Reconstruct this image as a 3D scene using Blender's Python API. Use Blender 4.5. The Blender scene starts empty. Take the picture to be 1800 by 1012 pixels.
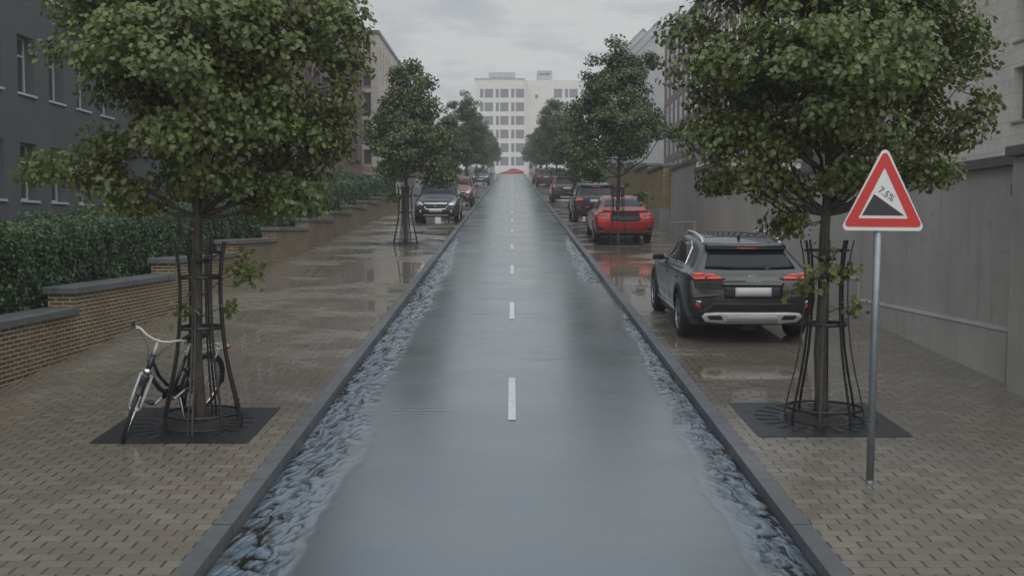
import bpy, bmesh, math, random
import numpy as np
from mathutils import Vector, Matrix, Euler
from mathutils.bvhtree import BVHTree

random.seed(7)
RNG = np.random.default_rng(11)
SC = bpy.context.scene
COL = SC.collection
S = 0.0691            # slope of the street
CREST = 182.0
H0 = 2.6              # camera height
R = math.radians
ANG = math.atan(S)

def gz(y):
    """ground height (pavement level) at distance y up the street"""
    if y < CREST - 4: return S * y
    if y > CREST + 4: return S * CREST
    t = (y - (CREST - 4)) / 8.0
    return S * (CREST - 4) + S * 8 * (t - t * t / 2)

# ------------------------------------------------------------------ materials
def newmat(name):
    m = bpy.data.materials.new(name); m.use_nodes = True
    nt = m.node_tree
    return m, nt, nt.nodes['Principled BSDF']

def N(nt, t, **kw):
    n = nt.nodes.new(t)
    for k, v in kw.items(): setattr(n, k, v)
    return n

def inp(nt, node, key, val):
    if hasattr(val, 'is_output') or isinstance(val, bpy.types.NodeSocket): nt.links.new(val, node.inputs[key])
    else: node.inputs[key].default_value = val

def math_n(nt, op, a, b=None, c=None, clamp=False):
    n = N(nt, 'ShaderNodeMath', operation=op, use_clamp=clamp)
    inp(nt, n, 0, a)
    if b is not None: inp(nt, n, 1, b)
    if c is not None: inp(nt, n, 2, c)
    return n.outputs[0]

def mixc(nt, fac, a, b, blend='MIX'):
    n = N(nt, 'ShaderNodeMix', data_type='RGBA', blend_type=blend)
    inp(nt, n, 0, fac)
    inp(nt, n, 6, (*a, 1) if isinstance(a, tuple) and len(a) == 3 else a)
    inp(nt, n, 7, (*b, 1) if isinstance(b, tuple) and len(b) == 3 else b)
    return n.outputs[2]

def noise(nt, vec, scale, detail=3, rough=.55):
    n = N(nt, 'ShaderNodeTexNoise')
    n.inputs['Scale'].default_value = scale; n.inputs['Detail'].default_value = detail
    n.inputs['Roughness'].default_value = rough
    if vec is not None: nt.links.new(vec, n.inputs['Vector'])
    return n.outputs['Fac']

def remap(nt, v, a, b, c=0., d=1.):
    n = N(nt, 'ShaderNodeMapRange'); n.interpolation_type = 'SMOOTHSTEP'
    inp(nt, n, 0, v)
    for i, x in enumerate((a, b, c, d)): n.inputs[i + 1].default_value = x
    return n.outputs[0]

def mapping(nt, vec, scale=(1, 1, 1), loc=(0, 0, 0), rot=(0, 0, 0)):
    n = N(nt, 'ShaderNodeMapping'); nt.links.new(vec, n.inputs[0])
    n.inputs['Scale'].default_value = scale; n.inputs['Location'].default_value = loc; n.inputs['Rotation'].default_value = rot
    return n.outputs[0]

def bump(nt, h, strength, dist, bsdf):
    n = N(nt, 'ShaderNodeBump'); n.inputs['Strength'].default_value = strength; n.inputs['Distance'].default_value = dist
    nt.links.new(h, n.inputs['Height']); nt.links.new(n.outputs[0], bsdf.inputs['Normal'])

def plain(name, col, rough=.5, metal=0., var=.15, vscale=6., bmp=0., coat=0., spec=.5, stretch=(1, 1, 1)):
    m, nt, b = newmat(name)
    geo = N(nt, 'ShaderNodeTexCoord').outputs['Object']
    v = mapping(nt, geo, stretch)
    f = noise(nt, v, vscale, 4)
    f = remap(nt, f, .3, .7)
    c = mixc(nt, f, tuple(x * (1 - var) for x in col), tuple(min(1, x * (1 + var)) for x in col))
    nt.links.new(c, b.inputs['Base Color'])
    b.inputs['Roughness'].default_value = rough; b.inputs['Metallic'].default_value = metal
    b.inputs['Specular IOR Level'].default_value = spec
    if coat: b.inputs['Coat Weight'].default_value = coat; b.inputs['Coat Roughness'].default_value = .04
    if bmp: bump(nt, noise(nt, v, vscale * 6, 4), bmp, .01, b)
    return m

def wall_vec(nt):
    """(along, up) coordinates on a vertical wall, whichever way it faces"""
    g = N(nt, 'ShaderNodeNewGeometry'); tc = N(nt, 'ShaderNodeTexCoord')
    s = N(nt, 'ShaderNodeSeparateXYZ'); nt.links.new(g.outputs['Normal'], s.inputs[0])
    p = N(nt, 'ShaderNodeSeparateXYZ'); nt.links.new(tc.outputs['Object'], p.inputs[0])
    side = math_n(nt, 'GREATER_THAN', math_n(nt, 'ABSOLUTE', s.outputs[0]), .6)
    u = math_n(nt, 'ADD', math_n(nt, 'MULTIPLY', p.outputs[1], side),
               math_n(nt, 'MULTIPLY', p.outputs[0], math_n(nt, 'SUBTRACT', 1., side)))
    c = N(nt, 'ShaderNodeCombineXYZ'); nt.links.new(u, c.inputs[0]); nt.links.new(p.outputs[2], c.inputs[1])
    return c.outputs[0], tc.outputs['Object']

def brickmat(name, c1, c2, mortar, w=.19, h=.054, ms=.0095, rough=.6, bmp=.6, bias=0., dirt=.35):
    m, nt, b = newmat(name)
    v, obv = wall_vec(nt)
    t = N(nt, 'ShaderNodeTexBrick'); nt.links.new(v, t.inputs['Vector'])
    t.inputs['Color1'].default_value = (*c1, 1); t.inputs['Color2'].default_value = (*c2, 1)
    t.inputs['Mortar'].default_value = (*mortar, 1)
    t.inputs['Scale'].default_value = 1; t.inputs['Mortar Size'].default_value = ms
    t.inputs['Mortar Smooth'].default_value = .2; t.inputs['Bias'].default_value = bias
    t.inputs['Brick Width'].default_value = w; t.inputs['Row Height'].default_value = h
    n1 = noise(nt, obv, .9, 5); n2 = noise(nt, obv, 9, 4)
    c = mixc(nt, remap(nt, n1, .35, .75, 0, dirt), t.outputs['Color'], tuple(x * .45 for x in c1))
    c = mixc(nt, remap(nt, n2, .3, .7, 0, .35), c, tuple(x * .6 for x in c2))
    nt.links.new(c, b.inputs['Base Color']); b.inputs['Roughness'].default_value = rough
    inv = math_n(nt, 'SUBTRACT', 1., t.outputs['Fac'])
    bump(nt, math_n(nt, 'ADD', inv, math_n(nt, 'MULTIPLY', n2, .4)), bmp, .008, b)
    return m

M = {}
def build_materials():
    # pavers: running bond, wet, with shallow puddles
    m, nt, b = newmat('wet_pavers'); M['pavers'] = m
    tc = N(nt, 'ShaderNodeTexCoord').outputs['Object']
    p = N(nt, 'ShaderNodeSeparateXYZ'); nt.links.new(tc, p.inputs[0])
    vv = math_n(nt, 'DIVIDE', p.outputs[1], .108)
    row = math_n(nt, 'FLOOR', vv)
    uu = math_n(nt, 'ADD', math_n(nt, 'DIVIDE', p.outputs[0], .205), math_n(nt, 'MULTIPLY', math_n(nt, 'FLOORED_MODULO', row, 2.), .5))
    colid = math_n(nt, 'FLOOR', uu)
    fu = math_n(nt, 'ABSOLUTE', math_n(nt, 'SUBTRACT', math_n(nt, 'FRACT', uu), .5))
    fv = math_n(nt, 'ABSOLUTE', math_n(nt, 'SUBTRACT', math_n(nt, 'FRACT', vv), .5))
    ids = N(nt, 'ShaderNodeCombineXYZ'); nt.links.new(row, ids.inputs[0]); nt.links.new(colid, ids.inputs[1])
    wn = N(nt, 'ShaderNodeTexWhiteNoise', noise_dimensions='2D'); nt.links.new(ids.outputs[0], wn.inputs['Vector'])
    rnd = wn.outputs['Value']
    ju = math_n(nt, 'MULTIPLY', remap(nt, fu, .440, .470), math_n(nt, 'ADD', .5, math_n(nt, 'MULTIPLY', rnd, .5)))
    jv = remap(nt, fv, .455, .5, 0, .6)
    joint = math_n(nt, 'MAXIMUM', ju, jv)
    c = mixc(nt, rnd, (.176, .150, .116), (.250, .216, .170))
    wn2 = N(nt, 'ShaderNodeTexWhiteNoise', noise_dimensions='2D'); nt.links.new(mapping(nt, ids.outputs[0], (1, 1, 1), (37.3, 11.7, 0)), wn2.inputs['Vector'])
    c = mixc(nt, remap(nt, wn2.outputs['Value'], .72, .95, 0, .55), c, (.19, .145, .112))
    big = noise(nt, tc, .55, 4)
    c = mixc(nt, remap(nt, big, .35, .7, 0, .5), c, (.135, .120, .098))
    fine = noise(nt, tc, 60, 3)
    c = mixc(nt, remap(nt, fine, .3, .7, 0, .3), c, (.12, .106, .086))
    c = mixc(nt, math_n(nt, 'MULTIPLY', joint, .92), c, (.022, .018, .013))
    nt.links.new(c, b.inputs['Base Color'])
    pud = noise(nt, mapping(nt, tc, (.42, .7, 1)), 1.0, 3, .5)
    wet = remap(nt, pud, .42, .52)
    # nearer than ten metres the paving has drained
    near = remap(nt, p.outputs[1], 8., 13., .5, 1.)
    wet = math_n(nt, 'MULTIPLY', wet, near)
    ro = math_n(nt, 'ADD', math_n(nt, 'MULTIPLY', math_n(nt, 'SUBTRACT', 1., wet), .22), .03)
    ro = math_n(nt, 'ADD', ro, math_n(nt, 'MULTIPLY', math_n(nt, 'MULTIPLY', rnd, .10), math_n(nt, 'SUBTRACT', 1., wet)))
    nt.links.new(ro, b.inputs['Roughness'])
    b.inputs['Specular IOR Level'].default_value = .8
    hgt = math_n(nt, 'ADD', math_n(nt, 'SUBTRACT', 1., joint), math_n(nt, 'MULTIPLY', fine, .25))
    hgt = math_n(nt, 'ADD', hgt, math_n(nt, 'MULTIPLY', rnd, .25))
    hgt = math_n(nt, 'MULTIPLY', hgt, math_n(nt, 'SUBTRACT', 1., math_n(nt, 'MULTIPLY', wet, .93)))
    bump(nt, hgt, .5, .006, b)

    # wet asphalt under a film of running water
    def asphalt(nt, b):
        tc = N(nt, 'ShaderNodeTexCoord').outputs['Object']
        f1 = noise(nt, tc, 90, 3); f2 = noise(nt, mapping(nt, tc, (.35, .8, 1)), 1.1, 4)
        c = mixc(nt, f1, (.033, .049, .055), (.064, .089, .098))
        c = mixc(nt, remap(nt, f2, .35, .7, 0, .5), c, (.046, .055, .059))
        nt.links.new(c, b.inputs['Base Color'])
        nt.links.new(remap(nt, f2, .3, .72, .36, .20), b.inputs['Roughness'])
        b.inputs['Specular IOR Level'].default_value = 1.0
        b.inputs['Coat Weight'].default_value = 1.; b.inputs['Coat Roughness'].default_value = .25; b.inputs['Coat IOR'].default_value = 1.75
        rip = noise(nt, mapping(nt, tc, (1.0, 5.0, 1)), 1.6, 4, .6)
        rip2 = noise(nt, mapping(nt, tc, (.8, 7.0, 1)), 5., 2, .5)
        P = N(nt, 'ShaderNodeSeparateXYZ'); nt.links.new(tc, P.inputs[0])
        sheet = noise(nt, mapping(nt, tc, (.22, 1.5, 1), (3, 0, 0)), 1.0, 3, .5)
        hsum = math_n(nt, 'ADD', rip, math_n(nt, 'MULTIPLY', rip2, .2)); hsum = math_n(nt, 'ADD', hsum, math_n(nt, 'MULTIPLY', sheet, .9))
        # standing ripples where the water runs over low spots
        wob = noise(nt, mapping(nt, tc, (1.5, 3, 1)), 1.2, 2)
        rsum = 0.
        for cx, cy, rx, ry, fr in ((-.95, 10.6, .42, .22, 46.), (-1.15, 29.5, .55, .5, 18.), (-.1, 17.4, 1.1, .18, 26.), (.9, 23.5, .6, .3, 22.), (.35, 13.4, .5, .16, 40.), (-.5, 21.8, .8, .3, 22.)):
            q = math_n(nt, 'POWER', math_n(nt, 'DIVIDE', math_n(nt, 'SUBTRACT', P.outputs[0], cx), rx), 2.)
            q2 = math_n(nt, 'POWER', math_n(nt, 'DIVIDE', math_n(nt, 'SUBTRACT', P.outputs[1], cy), ry), 2.)
            mask = remap(nt, math_n(nt, 'ADD', q, q2), 0., 1., 1., 0.)
            wv = math_n(nt, 'SINE', math_n(nt, 'ADD', math_n(nt, 'MULTIPLY', P.outputs[1], fr), math_n(nt, 'MULTIPLY', wob, 9.)))
            rsum = math_n(nt, 'ADD', rsum, math_n(nt, 'MULTIPLY', math_n(nt, 'MULTIPLY', wv, mask), 1. / fr))
        far = remap(nt, P.outputs[1], 16., 45., 1., .25)
        bump(nt, math_n(nt, 'MULTIPLY', hsum, far), .05, .03, b)
        rb = N(nt, 'ShaderNodeBump'); rb.inputs['Strength'].default_value = 1.; rb.inputs['Distance'].default_value = .085
        nt.links.new(rsum, rb.inputs['Height']); nt.links.new(b.inputs['Normal'].links[0].from_socket, rb.inputs['Normal']); nt.links.new(rb.outputs[0], b.inputs['Normal']); nt.links.new(rb.outputs[0], b.inputs['Coat Normal'])
    m, nt, b = newmat('wet_asphalt'); M['road'] = m; asphalt(nt, b)

    # running gutter water
    m, nt, b = newmat('gutter_water'); M['water'] = m
    tc = N(nt, 'ShaderNodeTexCoord').outputs['Object']
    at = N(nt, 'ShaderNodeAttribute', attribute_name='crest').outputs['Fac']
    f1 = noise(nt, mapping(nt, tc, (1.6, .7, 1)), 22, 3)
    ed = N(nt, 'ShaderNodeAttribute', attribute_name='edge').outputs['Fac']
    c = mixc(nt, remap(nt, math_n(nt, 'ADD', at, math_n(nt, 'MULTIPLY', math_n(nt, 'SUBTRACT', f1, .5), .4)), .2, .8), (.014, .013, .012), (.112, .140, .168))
    nt.links.new(c, b.inputs['Base Color']); b.inputs['Roughness'].default_value = .07
    b.inputs['IOR'].default_value = 1.36
    b.inputs['Specular IOR Level'].default_value = 1.
    bump(nt, noise(nt, tc, 30, 2), .15, .01, b)
    b2 = N(nt, 'ShaderNodeBsdfPrincipled'); asphalt(nt, b2)
    ms = N(nt, 'ShaderNodeMixShader'); nt.links.new(ed, ms.inputs[0]); nt.links.new(b.outputs[0], ms.inputs[1]); nt.links.new(b2.outputs[0], ms.inputs[2])
    nt.links.new(ms.outputs[0], nt.nodes['Material Output'].inputs[0])

    # concrete
    def concrete(name, c1, c2, rough=.55):
        m, nt, b = newmat(name)
        tc = N(nt, 'ShaderNodeTexCoord').outputs['Object']
        f = noise(nt, tc, .8, 6, .6); st = noise(nt, mapping(nt, tc, (2.6, 2.6, .16)), 2.2, 5, .62)
        fi = noise(nt, tc, 24, 4)
        c = mixc(nt, remap(nt, f, .3, .72), c1, c2)
        c = mixc(nt, remap(nt, st, .50, .78, 0, .42), c, tuple(x * .52 for x in c1))
        c = mixc(nt, remap(nt, fi, .35, .75, 0, .25), c, tuple(x * .7 for x in c1))
        sp = noise(nt, tc, 5.5, 2)
        c = mixc(nt, remap(nt, sp, .66, .74, 0, .35), c, tuple(x * .6 for x in c1))
        nt.links.new(c, b.inputs['Base Color'])
        nt.links.new(remap(nt, st, .3, .7, rough + .1, rough - .15), b.inputs['Roughness'])
        bump(nt, math_n(nt, 'ADD', fi, f), .25, .008, b)
        return m
    M['concrete'] = concrete('stained_concrete', (.41, .382, .357), (.53, .498, .468))
    M['concrete_cap'] = concrete('dark_concrete', (.13, .128, .126), (.18, .177, .173))
    M['coping'] = concrete('coping_stone', (.105, .110, .108), (.150, .155, .150), .42)
    M['kerb'] = concrete('kerb_stone', (.105, .107, .110), (.150, .152, .155), .42)
    nt = M['kerb'].node_tree; b = nt.nodes['Principled BSDF']
    tc = N(nt, 'ShaderNodeTexCoord').outputs['Object']; P = N(nt, 'ShaderNodeSeparateXYZ'); nt.links.new(tc, P.inputs[0])
    fr = math_n(nt, 'ABSOLUTE', math_n(nt, 'SUBTRACT', math_n(nt, 'FRACT', P.outputs[1]), .5))
    jt = remap(nt, fr, .488, .495)
    st = N(nt, 'ShaderNodeTexWhiteNoise', noise_dimensions='1D'); nt.links.new(math_n(nt, 'FLOOR', P.outputs[1]), st.inputs['W'])
    old = b.inputs['Base Color'].links[0].from_socket
    c2 = mixc(nt, math_n(nt, 'MULTIPLY', st.outputs['Value'], .3), old, (.085, .086, .09))
    nt.links.new(mixc(nt, math_n(nt, 'MULTIPLY', jt, .85), c2, (.02, .02, .02)), b.inputs['Base Color'])
    M['plinth'] = concrete('pale_concrete', (.27, .26, .25), (.36, .345, .33))
    M['render_grey'] = concrete('dark_grey_render', (.072, .073, .077), (.086, .087, .091), .8)
    M['render_white'] = concrete('white_render', (.62, .585, .54), (.70, .665, .615), .8)
    M['render_pale'] = concrete('pale_grey_render', (.36, .36, .36), (.44, .44, .44), .8)
    M['brown_brick'] = brickmat('brown_brick', (.075, .052, .036), (.150, .105, .064), (.50, .40, .25))
    M['yellow_brick'] = brickmat('yellow_brick', (.30, .210, .095), (.50, .37, .175), (.075, .058, .042), w=.215, h=.075, dirt=.15)
    M['red_brick'] = brickmat('red_brick', (.165, .082, .078), (.205, .110, .104), (.16, .11, .105), rough=.7, bmp=.3)
    M['cream_stone'] = brickmat('cream_stone', (.62, .575, .515), (.72, .67, .605), (.44, .41, .36), w=.9, h=.45, ms=.012, rough=.75, bmp=.3, dirt=.3)
    M['cream_brick'] = brickmat('cream_brick', (.50, .44, .38), (.62, .56, .49), (.45, .40, .35), w=.5, h=.18, ms=.012, rough=.75, bmp=.3, dirt=.25)
    M['ochre'] = plain('ochre_stone', (.30, .20, .12), .7, var=.2)
    M['roof_red'] = plain('red_roof_tile', (.20, .07, .06), .7)
    M['soil'] = plain('soil', (.026, .019, .014), .85, var=.4, vscale=12, bmp=1.)
    M['grate'] = plain('cast_iron_plate', (.030, .031, .033), .32, .3, var=.3, vscale=3, bmp=.2, spec=.5)
    M['guard'] = plain('guard_steel', (.045, .043, .042), .42, .6, var=.25, vscale=14)
    M['bark'] = plain('bark', (.055, .045, .036), .75, var=.45, vscale=16, bmp=.9, stretch=(1, 1, .25))
    M['paint_white'] = plain('road_paint', (.62, .62, .60), .4, var=.12, vscale=14)
    M['sign_white'] = plain('sign_white', (.66, .66, .63), .45, var=.03)
    M['sign_red'] = plain('sign_red', (.50, .026, .020), .45, var=.04)
    M['sign_text'] = plain('sign_lettering', (.09, .09, .09), .5, var=.05)
    M['sign_black'] = plain('sign_black', (.022, .022, .024), .45, var=.05)
    M['galv'] = plain('galvanised_steel', (.23, .26, .285), .38, .55, var=.14, vscale=5)
    M['frame_white'] = plain('white_frame', (.43, .43, .42), .5, var=.05)
    M['frame_dark'] = plain('dark_frame', (.10, .10, .105), .5, var=.05)
    M['frame_brown'] = plain('maroon_frame', (.12, .06, .06), .5, var=.05)
    M['blind'] = plain('window_blind', (.19, .185, .20), .6, var=.2, vscale=4, stretch=(.2, .2, 6))
    M['ground'] = plain('earth', (.09, .085, .07), .9, var=.3, vscale=1.)
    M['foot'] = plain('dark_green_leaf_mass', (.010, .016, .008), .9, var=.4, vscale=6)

    def glass(name, col, rough=.06, spec=.75):
        m, nt, b = newmat(name)
        tc = N(nt, 'ShaderNodeTexCoord').outputs['Object']
        f = noise(nt, tc, .7, 2)
        nt.links.new(mixc(nt, f, tuple(x * .6 for x in col), tuple(x * 1.4 for x in col)), b.inputs['Base Color'])
        b.inputs['Roughness'].default_value = rough; b.inputs['Specular IOR Level'].default_value = spec
        bump(nt, noise(nt, tc, .9, 2), .06, .02, b)
        return m
    M['pane'] = glass('window_glass', (.035, .042, .052))
    M['pane_grey'] = glass('grey_window_glass', (.10, .10, .115), .15)
    M['pane_sky'] = glass('reflective_window_glass', (.11, .12, .13), .04)
    M['pane_sky'].node_tree.nodes['Principled BSDF'].inputs['Metallic'].default_value = .0
    M['pane_sky'].node_tree.nodes['Principled BSDF'].inputs['IOR'].default_value = 2.2
    M['pane_painted_sky'] = glass('painted_reflection_glass', (.70, .71, .71), .08)  # white sky reflection put into the pane's base colour
    M['car_glass'] = glass('car_glass', (.010, .012, .015), .03, .26)

    def paint(name, col, metal=.35, rough=.28):
        m, nt, b = newmat(name)
        tc = N(nt, 'ShaderNodeTexCoord').outputs['Object']
        dirt = remap(nt, noise(nt, tc, 3.5, 5), .4, .75, 0, .22)
        nt.links.new(mixc(nt, dirt, col, (.07, .065, .06)), b.inputs['Base Color'])
        nt.links.new(remap(nt, noise(nt, tc, 7, 4), .3, .7, rough, rough + .14), b.inputs['Roughness'])
        b.inputs['Metallic'].default_value = metal
        b.inputs['Coat Weight'].default_value = .7; b.inputs['Coat Roughness'].default_value = .05
        bump(nt, noise(nt, tc, 160, 2), .05, .002, b)
        return m
    M['paint_grey'] = paint('graphite_paint', (.026, .026, .025), .3)
    M['paint_red'] = paint('red_paint', (.42, .016, .008), .45)
    M['paint_red'].node_tree.nodes['Principled BSDF'].inputs['Coat Weight'].default_value = .35
    M['paint_black'] = paint('black_paint', (.008, .009, .012), .0)
    M['paint_black'].node_tree.nodes['Principled BSDF'].inputs['Coat Weight'].default_value = .3
    M['paint_dark'] = paint('dark_grey_paint', (.035, .033, .031), .3)
    M['paint_crimson'] = paint('crimson_paint', (.26, .018, .018), .2)
    M['plastic'] = plain('black_plastic', (.014, .014, .015), .5, var=.2)
    M['rubber'] = plain('tyre_rubber', (.010, .010, .011), .6, var=.25, vscale=20, bmp=.2)
    M['alloy'] = plain('alloy_wheel', (.42, .43, .44), .3, .8, var=.1)
    M['silver'] = plain('silver_trim', (.66, .66, .64), .4, .15, var=.06)
    M['skid_grey'] = plain('grey_skid_panel', (.50, .49, .47), .45, .1, var=.08)
    M['chrome'] = plain('chrome', (.66, .67, .68), .14, 1., var=.04)
    M['plate'] = plain('number_plate', (.56, .55, .53), .45, var=.03)
    M['lamp_clear'] = plain('headlamp_glass', (.38, .40, .42), .08, .5, var=.5, vscale=26, coat=1.)
    def lampred(name, e):
        m, nt, b = newmat(name)
        tc = N(nt, 'ShaderNodeTexCoord').outputs['Object']
        f = remap(nt, noise(nt, tc, 14, 2), .35, .65)
        nt.links.new(mixc(nt, f, (.42, .010, .008), (.55, .03, .02)), b.inputs['Base Color'])
        b.inputs['Roughness'].default_value = .1; b.inputs['Coat Weight'].default_value = .3
        b.inputs['Emission Color'].default_value = (1., .075, .035, 1); b.inputs['Emission Strength'].default_value = e
        return m
    M['lamp_red'] = lampred('tail_lamp_red', .34)
    M['lamp_dim'] = lampred('reflector_red', .05)
    M['lamp_dark'] = plain('smoked_lamp', (.05, .008, .008), .1, var=.2, coat=1.)
    M['leather'] = plain('black_saddle', (.013, .013, .013), .45, var=.2)

    def leaf(name, c1, c2, c3, rough=.38):
        m, nt, b = newmat(name)
        g = N(nt, 'ShaderNodeNewGeometry'); tc = N(nt, 'ShaderNodeTexCoord').outputs['Object']
        rp = g.outputs['Random Per Island']
        c = mixc(nt, rp, c1, c2)
        c = mixc(nt, remap(nt, noise(nt, tc, 1.6, 3), .4, .7, 0, .7), c, c3)
        nt.links.new(c, b.inputs['Base Color']); b.inputs['Roughness'].default_value = rough
        b.inputs['Specular IOR Level'].default_value = .55
        tr = N(nt, 'ShaderNodeBsdfTranslucent'); nt.links.new(mixc(nt, .5, c, (.10, .13, .02)), tr.inputs[0])
        ms = N(nt, 'ShaderNodeMixShader'); ms.inputs[0].default_value = .25
        out = nt.nodes['Material Output']
        nt.links.new(b.outputs[0], ms.inputs[1]); nt.links.new(tr.outputs[0], ms.inputs[2]); nt.links.new(ms.outputs[0], out.inputs[0])
        return m
    M['leaf'] = leaf('street_tree_leaves', (.074, .103, .027), (.172, .204, .066), (.148, .168, .042))
    M['leaf_cool'] = leaf('street_tree_leaves_cool', (.070, .106, .038), (.150, .188, .078), (.112, .152, .048))
    M['leaf_hedge'] = leaf('hedge_leaves', (.038, .078, .028), (.092, .146, .058), (.072, .124, .042), .42)

# ------------------------------------------------------------------ mesh helpers
class MB:
    """collects boxes, prisms, tubes and lathes; build() links them as ONE mesh object"""
    def __init__(s): s.v = []; s.f = []; s.sm = []
    def add(s, vs, fs, smooth=False):
        o = len(s.v); s.v += [tuple(p) for p in vs]; s.f += [tuple(i + o for i in f) for f in fs]; s.sm += [smooth] * len(fs); return s
    def box(s, a, b, mat=None):
        (x0, y0, z0), (x1, y1, z1) = a, b
        vs = [Vector(p) for p in ((x0, y0, z0), (x1, y0, z0), (x1, y1, z0), (x0, y1, z0), (x0, y0, z1), (x1, y0, z1), (x1, y1, z1), (x0, y1, z1))]
        if mat is not None: vs = [mat @ p for p in vs]
        return s.add(vs, [(0, 3, 2, 1), (4, 5, 6, 7), (0, 1, 5, 4), (1, 2, 6, 5), (2, 3, 7, 6), (3, 0, 4, 7)])
    def tube(s, pts, rad, n=8, caps=True, flat=None):
        pts = [Vector(p) for p in pts]
        rad = rad if isinstance(rad, (list, tuple)) else [rad] * len(pts)
        vs = []; up = None
        for i, p in enumerate(pts):
            t = (pts[min(i + 1, len(pts) - 1)] - pts[max(i - 1, 0)])
            t = t.normalized() if t.length > 1e-9 else Vector((0, 0, 1))
            if up is None: up = t.orthogonal().normalized()
            up = (up - t * up.dot(t)); up = up.normalized() if up.length > 1e-6 else t.orthogonal().normalized()
            bi = t.cross(up)
            for k in range(n):
                a = 2 * math.pi * k / n
                vs.append(p + (up * math.cos(a) + bi * math.sin(a)) * rad[i])
        fs = []
        for i in range(len(pts) - 1):
            for k in range(n):
                fs.append((i * n + k, i * n + (k + 1) % n, (i + 1) * n + (k + 1) % n, (i + 1) * n + k))
        s.add(vs, fs, True)
        if caps:
            o = len(s.v) - len(vs)
            s.f += [tuple(o + k for k in reversed(range(n))), tuple(o + (len(pts) - 1) * n + k for k in range(n))]; s.sm += [False, False]
        return s
    def strip(s, pts, w, t, side):
        """flat bar along pts; side(i) gives the width direction"""
        vs = []
        for i, p in enumerate(pts):
            p = Vector(p); wd = Vector(side(i)).normalized()
            tg = (Vector(pts[min(i + 1, len(pts) - 1)]) - Vector(pts[max(i - 1, 0)])).normalized()
            nn = wd.cross(tg).normalized()
            vs += [p - wd * w / 2 - nn * t / 2, p + wd * w / 2 - nn * t / 2, p + wd * w / 2 + nn * t / 2, p - wd * w / 2 + nn * t / 2]
        fs = [(3, 2, 1, 0)]
        for i in range(len(pts) - 1):
            for k in range(4): fs.append((i * 4 + k, i * 4 + (k + 1) % 4, i * 4 + 4 + (k + 1) % 4, i * 4 + 4 + k))
        o = (len(pts) - 1) * 4; fs.append((o, o + 1, o + 2, o + 3))
        return s.add(vs, fs)
    def lathe(s, prof, n=24, axis='z', c=(0, 0, 0), closed=False):
        vs = []; c = Vector(c)
        for (r, h) in prof:
            for k in range(n):
                a = 2 * math.pi * k / n
                q = Vector((r * math.cos(a), r * math.sin(a), h))
                if axis == 'x': q = Vector((q.z, q.x, q.y))
                if axis == 'y': q = Vector((q.y, q.z, q.x))
                vs.append(c + q)
        m = len(prof); fs = []
        for i in range(m if closed else m - 1):
            j = (i + 1) % m
            for k in range(n): fs.append((i * n + k, i * n + (k + 1) % n, j * n + (k + 1) % n, j * n + k))
        return s.add(vs, fs, True)
    def ring(s, rad, tr, c=(0, 0, 0), axis='z', n=32, m=8):
        return s.lathe([(rad + tr * math.cos(2 * math.pi * i / m), tr * math.sin(2 * math.pi * i / m)) for i in range(m)], n, axis, c, True)
    def prism(s, poly, d, mat=None):
        """polygon in (x, z), extruded from y=0 to y=d"""
        n = len(poly)
        vs = [Vector((x, 0, z)) for x, z in poly] + [Vector((x, d, z)) for x, z in poly]
        if mat is not None: vs = [mat @ p for p in vs]
        fs = [tuple(range(n)), tuple(reversed(range(n, 2 * n)))] + [(i, i + n, (i + 1) % n + n, (i + 1) % n) for i in range(n)]
        return s.add(vs, fs)
    def mesh(s, name):
        me = bpy.data.meshes.new(name); me.from_pydata(s.v, [], s.f)
        me.polygons.foreach_set('use_smooth', s.sm); me.update(); return me
    def build(s, name, mat, parent=None, bevel=0., seg=2, fix=True):
        me = s.mesh(name)
        if fix or bevel:
            bm = bmesh.new(); bm.from_mesh(me)
            if bevel:
                bmesh.ops.remove_doubles(bm, verts=bm.verts, dist=1e-5)
                bmesh.ops.recalc_face_normals(bm, faces=bm.faces)
                es = [e for e in bm.edges if len(e.link_faces) == 2 and e.calc_face_angle(0) > .5]
                bmesh.ops.bevel(bm, geom=es, offset=bevel, segments=seg, affect='EDGES', profile=.5, clamp_overlap=True)
            bmesh.ops.recalc_face_normals(bm, faces=bm.faces)
            bm.to_mesh(me); bm.free()
        return link(name, me, mat, parent)

def link(name, me, mat, parent=None):
    o = bpy.data.objects.new(name, me); COL.objects.link(o)
    if mat is not None and not me.materials: me.materials.append(M[mat] if isinstance(mat, str) else mat)
    if parent is not None: o.parent = parent
    return o

def tag(o, label=None, cat=None, group=None, kind=None):
    if label: o['label'] = label
    if cat: o['category'] = cat
    if group: o['group'] = group
    if kind: o['kind'] = kind
    return o

def thing(name, label, cat, loc=(0, 0, 0), rot=(0, 0, 0), group=None):
    o = bpy.data.objects.new(name, None); COL.objects.link(o)
    o.empty_display_size = .2
    o.location = loc; o.rotation_euler = rot
    return tag(o, label, cat, group)

def children(o): return [c for c in KIDS if c.parent is o]

def copy_tree(root, loc, rot=None, scale=None, label=None):
    """a copy of a thing with copies of its parts and their sub-parts"""
    r = root.copy(); COL.objects.link(r); r.location = loc
    if rot is not None: r.rotation_euler = rot
    if scale is not None: r.scale = scale
    if label: r['label'] = label
    for ch in root.children:
        c = ch.copy(); COL.objects.link(c); c.parent = r
        for g in ch.children:
            d = g.copy(); COL.objects.link(d); d.parent = c
    return r

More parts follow.
